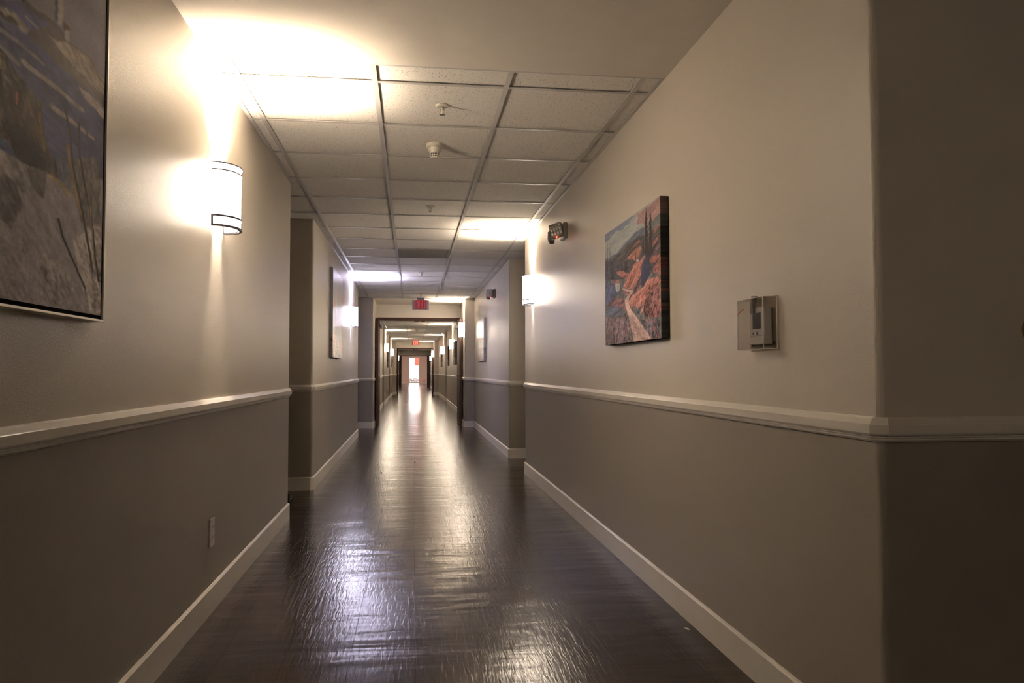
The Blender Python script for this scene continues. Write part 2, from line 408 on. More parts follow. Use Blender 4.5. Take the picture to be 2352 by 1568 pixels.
# apartment doors at the back of the side alcoves
def flat_door(name, x, y0, y1, s):
    e = bpy.data.objects.new(name, None); COL.objects.link(e); e['kind'] = 'structure'; e.location = (x, y0, 0); e.empty_display_size = .05
    W = y1-y0
    obj('door_panel', B(min(0, s*.03), max(0, s*.03), .06, W-.06, .01, 2.04, bev=.002), MAT['mahogany'], e)
    fb = bmesh.new(); a, b = min(0, s*.045), max(0, s*.045)
    box(fb, a, b, 0, .06, 0, 2.1); box(fb, a, b, W-.06, W, 0, 2.1); box(fb, a, b, .06, W-.06, 2.04, 2.1); obj('door_frame', fb, MAT['trim'], e)
    kb = bmesh.new(); lathe(kb, [(0, 0), (.026, 0), (.026, .008), (.011, .012), (.011, .035), (.027, .045), (.027, .06), (0, .066)], 20, 'x')
    for v in kb.verts: v.co = Vector((s*(v.co.x+.03), v.co.y+.14, v.co.z+.95))
    obj('door_knob', kb, MAT['brass'], e, True)
flat_door('door_7', -1.85, 5.72, 6.70, 1); flat_door('door_8', 2.1, 7.88, 8.86, -1); flat_door('door_9', -1.85, 12.75, 13.75, 1)

# glass exit door at the far end and the daylight outside
e = bpy.data.objects.new('door_10', None); COL.objects.link(e); e['kind'] = 'structure'; e.location = (.165, 65.0, 0)
fb = bmesh.new(); box(fb, -.485, -.42, -.02, .12, 0, 2.24); box(fb, .42, .485, -.02, .12, 0, 2.24); box(fb, -.42, .42, -.02, .12, 2.19, 2.24); obj('door_frame', fb, MAT['trim'], e)
fb = bmesh.new(); box(fb, -.42, -.385, .03, .07, .02, 2.19); box(fb, .385, .42, .03, .07, .02, 2.19); box(fb, -.385, .385, .03, .07, .02, .12); box(fb, -.385, .385, .03, .07, 2.13, 2.19); obj('door_stile', fb, MAT['white'], e)
obj('door_glass', B(-.385, .385, .045, .055, .12, 2.13), MAT['glass'], e)
obj('push_bar', B(-.40, .40, -.03, .03, 1.02, 1.075, bev=.008), MAT['brass'], e)
tb = B(-8, 8, 65.15, 80, -.08, -.01); struct('floor.001', tb, MAT['concrete'])
ban = thing('hanging_banner', (.40, 66.6, 1.45), 0, 'orange-red banner hanging outside behind the right half of the far glass door', 'banner')
obj('banner_cloth', B(-.19, .17, -.01, .01, .05, .85), MAT['red'], ban); bb = bmesh.new(); tube(bb, [(-.21, 0, .86), (.19, 0, .86)], .012); tube(bb, [(0, 0, .86), (0, 0, 1.6)], .006); tube(bb, [(-.8, 0, 1.6), (.8, 0, 1.6)], .02); tube(bb, [(-.8, 0, 1.6), (-.8, 0, -1.46)], .03); obj('banner_pole', bb, MAT['greymetal'], ban)
hb = bmesh.new(); random.seed(5)
for i in range(240):
    c = Vector((random.uniform(-.9, .75), random.uniform(-.25, .25), random.uniform(.02, .40)))
    r = bmesh.ops.create_icosphere(hb, subdivisions=1, radius=random.uniform(.035, .075))
    for v in r['verts']: v.co += c
hedge = obj('low_shrub', hb, MAT['foliage'], None, False, label='low brown-red shrub outside, seen through the bottom of the far glass door', category='shrub'); hedge.location = (.05, 69.0, 0)

# unseen lobby lamp, added to brighten the room beyond the last doorway
lob = thing('lobby_fill_lamp', (0.3, 60.5, 2.72), 0, 'added ceiling lamp, unseen, brightening the lobby beyond the last doorway', 'lamp')
lb = bmesh.new(); lathe(lb, [(0, -.005), (.16, -.005), (.17, -.03), (.17, 0), (0, 0)], 32); obj('fill_lamp_base', lb, MAT['white'], lob, True)
lb = bmesh.new(); lathe(lb, [(0, -.08), (.08, -.075), (.15, -.03), (.15, -.006), (0, -.006)], 32); obj('fill_lamp_shade', lb, emis('lobby_fill_glow', (1, .70, .57), 420), lob, True)

# ------------------------------------------------------------------ wall sconces
def make_sconce(label, tone):
    shade_m = MAT['shade_warm'] if tone == 'warm' else MAT['shade_cool']
    t = thing('wall_sconce', (0, 0, 0), 0, label, 'sconce', 'half-round glass wall sconces along the corridor')
    HW, DP, HT = .118, .098, .28
    def half(hw, dp, z0, z1, n=20, th=.004, closed=False, bm=None, x_in=.004):
        bm = bm or bmesh.new()
        A = [math.pi*i/n - math.pi/2 for i in range(n+1)]
        o = [(x_in+dp*math.cos(a), hw*math.sin(a)) for a in A]; q = [(x_in+(dp-th)*math.cos(a), (hw-th)*math.sin(a)) for a in A]
        if closed: return prism(bm, o, 2, z0, z1)
        vo = [[bm.verts.new((*p, z)) for p in o] for z in (z0, z1)]; vi = [[bm.verts.new((*p, z)) for p in q] for z in (z0, z1)]
        for i in range(n):
            bm.faces.new((vo[0][i], vo[0][i+1], vo[1][i+1], vo[1][i])); bm.faces.new((vi[0][i+1], vi[0][i], vi[1][i], vi[1][i+1]))
            bm.faces.new((vo[1][i], vo[1][i+1], vi[1][i+1], vi[1][i])); bm.faces.new((vo[0][i+1], vo[0][i], vi[0][i], vi[0][i+1]))
        for k in (0, n): bm.faces.new((vo[0][k], vo[1][k], vi[1][k], vi[0][k]))
        return bm
    obj('backplate', B(0, .004, -.055, .055, -.10, .10, bev=.001), MAT['nickel'], t)
    obj('glass_shade', half(HW-.004, DP-.004, -HT/2+.010, HT/2-.004), shade_m, t, True)
    rb = bmesh.new()
    half(HW+.003, DP+.003, HT/2-.006, HT/2, bm=rb, th=.008); half(HW+.002, DP+.002, HT/2-.036, HT/2-.030, bm=rb, th=.005); obj('top_ring', rb, MAT['ring'], t)
    rb = bmesh.new()
    half(HW+.003, DP+.003, -HT/2+.042, -HT/2+.051, bm=rb, th=.006); half(HW+.003, DP+.003, -HT/2, -HT/2+.009, bm=rb, th=.013)
    for s in (-1, 1): box(rb, .004, .014, s*HW-.004, s*HW+.004, -HT/2, -HT/2+.050)
    obj('bottom_ring', rb, MAT['ring'], t)
    rb = bmesh.new()
    for s in (-1, 1): box(rb, .004, .084, s*.034-.001, s*.034+.001, -.06, .132)
    obj('added_beam_fin', rb, MAT['white'], t)  # unseen fins added inside the shade to narrow the light column
    obj('bottom_lens', half(HW-.011, DP-.011, -HT/2+.002, -HT/2+.004, closed=True), MAT['bottom_lens'], t)
    # stubby lamp inside: it throws the columns of light up and down the wall
    bb = bmesh.new(); lathe(bb, [(0, -.045), (.010, -.042), (.014, -.02), (.014, .03), (.008, .043), (0, .045)], 14)
    for v in bb.verts: v.co += Vector((.050, 0, -.06))
    obj('bulb', bb, shade_m, t, True)
    col = WARM if tone == 'warm' else COOL
    for nm, z, pw, ang in (('lamp_light', .080, 1.0, 0),):
        L = bpy.data.lights.new(nm, 'POINT'); L.color = col; L.energy = LAMP_W*(1.0 if tone == 'warm' else 1.5); L.shadow_soft_size = .026
        lo = bpy.data.objects.new(nm, L); COL.objects.link(lo); lo.parent = t; lo.location = (.034, 0, z)
    return t
ZS = 1.80
warm = make_sconce('lit warm wall sconce nearest the camera on the left wall, beside the large seascape', 'warm'); warm.location = (XL, 3.51, ZS-.002)
cool = make_sconce('lit sconce with bluish light on the left wall beyond the first recess', 'cool'); cool.location = (XL, 10.95, ZS)
PI = math.pi
SC_R = [(XR, 7.20, PI, 'lit wall sconce at the end of the near right wall, left of the emergency light'),
        (OR, 14.30, PI, 'lit wall sconce at the right edge of the opening with the nearer exit sign'),
        (XR, 21.8, PI, 'lit sconce on the right wall, the first one past the nearer fire doors'),
        (XR, 28.4, PI, 'lit sconce on the right wall, the second one past the nearer fire doors'),
        (OR, 34.2, PI, 'tiny lit sconce at the right edge of the opening with the farther exit sign'),
        (XR, 41.0, PI, 'tiny lit sconce on the right wall just past the farther fire doors'),
        (XR, 46.5, PI, 'tiny lit sconce on the right wall, the one nearest the last doorway'),
        (XL, -1.3, 0, 'added unseen wall sconce behind the photographer, brightening the dark right-hand wall'),  # unseen sconce added so the wall at the right edge gets light
        (XL, 17.3, 0, 'lit sconce on the left wall half hidden by the nearer fire door'),
        (XL, 25.3, 0, 'lit sconce on the left wall, second past the nearer fire doors, brightest in that stretch'),
        (XL, 31.6, 0, 'lit sconce on the left wall, the last one before the farther exit sign'),
        (XL, 45.0, 0, 'tiny lit sconce on the left wall nearest the last doorway')]
for x, y, a, lab in SC_R:
    s = copy_thing(warm, (x, y, ZS), a, lab)
    for ch in s.children:
        if ch.type == 'LIGHT' and y < 0: ch.data = ch.data.copy(); ch.data.energy = LAMP_W*.42
for ch in warm.children:      # the fixture nearest the camera carries a stronger lamp
    if ch.type == 'LIGHT': ch.data = ch.data.copy(); ch.data.energy = LAMP_W*1.45

# ------------------------------------------------------------------ paintings
SEA = [('P', [(0.21, 0.49), (0.631, 0.63), (0.7, 0.633), (0.763, 0.647), (0.799, 0.644), (1.013, 0.528), (1.018, 0.406), (0.572, 0.261), (0.222, 0.159)], (80, 76, 100), 0.14, -36), ('P', [(0.323, 0.536), (0.561, 0.576), (0.58, 0.587), (0.618, 0.589), (0.668, 0.586), (0.652, 0.572), (0.626, 0.565), (0.581, 0.56), (0.562, 0.561), (0.324, 0.519)], (128, 114, 98), 0.15, -38), ('P', [(0.323, 0.524), (0.561, 0.571), (0.581, 0.568), (0.601, 0.578), (0.63, 0.573), (0.626, 0.565), (0.581, 0.56), (0.562, 0.561), (0.324, 0.516)], (62, 48, 40), 0.15, -38), ('S', [(0.624, 0.635), (0.654, 0.634), (0.696, 0.635), (0.72, 0.642), (0.763, 0.647)], (66, 54, 48), 0.0131, 0.0202), ('P', [(0.652, 0.569), (0.693, 0.605), (0.717, 0.621), (0.763, 0.654), (0.799, 0.644), (0.813, 0.635), (0.837, 0.639), (0.897, 0.645), (0.952, 0.639), (1.006, 0.638), (1.007, 0.552), (0.943, 0.564), (0.869, 0.561), (0.792, 0.564), (0.715, 0.567)], (76, 62, 52), 0.25, -45), ('P', [(0.734, 0.61), (0.773, 0.619), (0.809, 0.633), (0.837, 0.638), (0.897, 0.645), (0.956, 0.639), (1.006, 0.638), (1.005, 0.591), (0.943, 0.583), (0.858, 0.592), (0.8, 0.598)], (132, 116, 96), 0.22, -50), ('P', [(0.865, 0.554), (0.921, 0.559), (1.002, 0.544), (1.003, 0.525), (0.961, 0.528), (0.928, 0.534), (0.885, 0.544)], (138, 122, 104), 0.15, -45), ('S', [(0.65, 0.505), (0.681, 0.504), (0.721, 0.506), (0.777, 0.507), (0.833, 0.503), (0.887, 0.503)], (134, 120, 106), 0.0172, 0.0151), ('S', [(0.569, 0.533), (0.606, 0.536), (0.645, 0.538), (0.68, 0.537), (0.716, 0.536)], (116, 106, 102), 0.0131, 0.0101), ('S', [(0.532, 0.493), (0.584, 0.498), (0.626, 0.493)], (112, 102, 98), 0.0202, 0.0151), ('S', [(0.761, 0.456), (0.815, 0.456), (0.874, 0.455), (0.92, 0.452), (0.958, 0.452)], (126, 112, 98), 0.0182, 0.0091), ('S', [(0.711, 0.449), (0.745, 0.446), (0.797, 0.443)], (70, 66, 82), 0.0121, 0.0121), ('S', [(0.654, 0.605), (0.673, 0.604), (0.693, 0.604)], (124, 112, 104), 0.0081, 0.0061), ('P', [(0.76, 0.855), (0.787, 0.872), (0.794, 0.671), (0.782, 0.659), (0.768, 0.658)], (136, 122, 106), 0.08, 90), ('P', [(0.762, 0.731), (0.768, 0.735), (0.771, 0.658), (0.76, 0.65)], (88, 82, 84), 0.05, 90), ('P', [(0.788, 0.666), (0.8, 0.674), (0.822, 0.673), (0.826, 0.664), (0.814, 0.654), (0.798, 0.648)], (100, 72, 50), 0.1, 0), ('P', [(0.798, 0.649), (0.826, 0.667), (0.828, 0.646), (0.813, 0.636), (0.803, 0.636)], (138, 126, 112), 0.2, 90), ('P', [(0.215, 0.34), (0.564, 0.497), (0.598, 0.481), (0.637, 0.468), (0.683, 0.454), (0.711, 0.442), (0.73, 0.388), (0.752, 0.351), (0.783, 0.332), (0.794, 0.301), (0.745, 0.296), (0.651, 0.287), (0.622, 0.304), (0.59, 0.32), (0.219, 0.235)], (66, 50, 34), 0.6, 103), ('P', [(0.564, 0.488), (0.605, 0.482), (0.656, 0.462), (0.672, 0.446), (0.635, 0.43), (0.593, 0.442), (0.566, 0.443)], (92, 74, 56), 0.45, 106), ('P', [(0.695, 0.45), (0.709, 0.446), (0.722, 0.387), (0.736, 0.35), (0.727, 0.342), (0.708, 0.379)], (112, 84, 44), 0.2, 95), ('S', [(0.566, 0.451), (0.58, 0.407), (0.603, 0.351), (0.629, 0.306)], (40, 28, 20), 0.0111, 0.0121), ('P', [(0.61, 0.345), (0.66, 0.351), (0.687, 0.338), (0.732, 0.329), (0.745, 0.309), (0.709, 0.289), (0.651, 0.287), (0.615, 0.312)], (40, 28, 18), 0.5, 100), ('S', [(0.626, 0.431), (0.626, 0.409)], (150, 96, 70), 0.0071, 0.0061), ('P', [(0.222, 0.146), (0.571, 0.292), (0.622, 0.298), (0.658, 0.292), (0.745, 0.299), (0.785, 0.298), (0.827, 0.283), (0.862, 0.232), (0.92, 0.181), (1.025, 0.248), (1.028, -0.001), (0.583, -0.014), (0.229, -0.035)], (118, 106, 98), 0.12, 112), ('P', [(0.571, 0.294), (0.622, 0.296), (0.67, 0.294), (0.69, 0.265), (0.65, 0.211), (0.607, 0.248), (0.572, 0.266)], (124, 112, 98), 0.22, 112), ('P', [(0.593, 0.253), (0.635, 0.243), (0.654, 0.203), (0.617, 0.141), (0.576, 0.162), (0.573, 0.237)], (92, 80, 72), 0.25, 112), ('P', [(0.658, 0.292), (0.745, 0.299), (0.727, 0.232), (0.691, 0.243)], (96, 84, 74), 0.2, 112), ('P', [(0.785, 0.287), (0.851, 0.285), (0.904, 0.204), (0.99, 0.223), (0.984, 0.389), (0.949, 0.406), (0.819, 0.361)], (98, 88, 76), 0.3, 98), ('P', [(0.782, 0.35), (0.819, 0.361), (0.839, 0.328), (0.812, 0.297), (0.784, 0.308)], (92, 86, 90), 0.2, 100), ('P', [(0.947, 0.46), (1.008, 0.511), (1.014, 0.357), (0.984, 0.361)], (84, 78, 90), 0.1, 92), ('S', [(0.746, 0.294), (0.785, 0.294), (0.822, 0.285), (0.834, 0.273)], (136, 108, 56), 0.0081, 0.0111), ('P', [(0.934, 0.222), (1.018, 0.247), (1.025, 0.004), (0.943, 0.002), (0.898, 0.072), (0.855, 0.168)], (136, 122, 108), 0.3, 105), ('P', [(0.723, 0.118), (0.81, 0.109), (0.869, 0.055), (0.796, 0.004), (0.727, 0.025)], (120, 108, 96), 0.25, 110), ('S', [(0.828, 0.39), (0.848, 0.333), (0.875, 0.276), (0.902, 0.231), (0.922, 0.193)], (124, 96, 44), 0.0131, 0.0071), ('S', [(0.81, 0.474), (0.836, 0.418), (0.842, 0.369), (0.864, 0.32), (0.891, 0.267), (0.92, 0.197), (0.956, 0.109)], (50, 32, 18), 0.0061, 0.0071), ('S', [(0.873, 0.464), (0.881, 0.383), (0.906, 0.322), (0.935, 0.268), (0.952, 0.209), (0.967, 0.149), (0.987, 0.09)], (54, 30, 16), 0.0061, 0.0071), ('S', [(0.903, 0.483), (0.921, 0.423), (0.94, 0.348)], (80, 64, 44), 0.0035, 0.0025), ('S', [(0.915, 0.324), (0.938, 0.26), (0.952, 0.188), (0.962, 0.135)], (130, 104, 60), 0.003, 0.003), ('S', [(0.791, 0.206), (0.812, 0.169), (0.846, 0.134), (0.883, 0.098), (0.919, 0.062)], (46, 30, 18), 0.0071, 0.0061), ('S', [(0.917, 0.061), (0.924, 0.036)], (80, 78, 92), 0.004, 0.003), ('S', [(0.955, 0.108), (0.955, 0.09)], (80, 78, 92), 0.004, 0.003)]
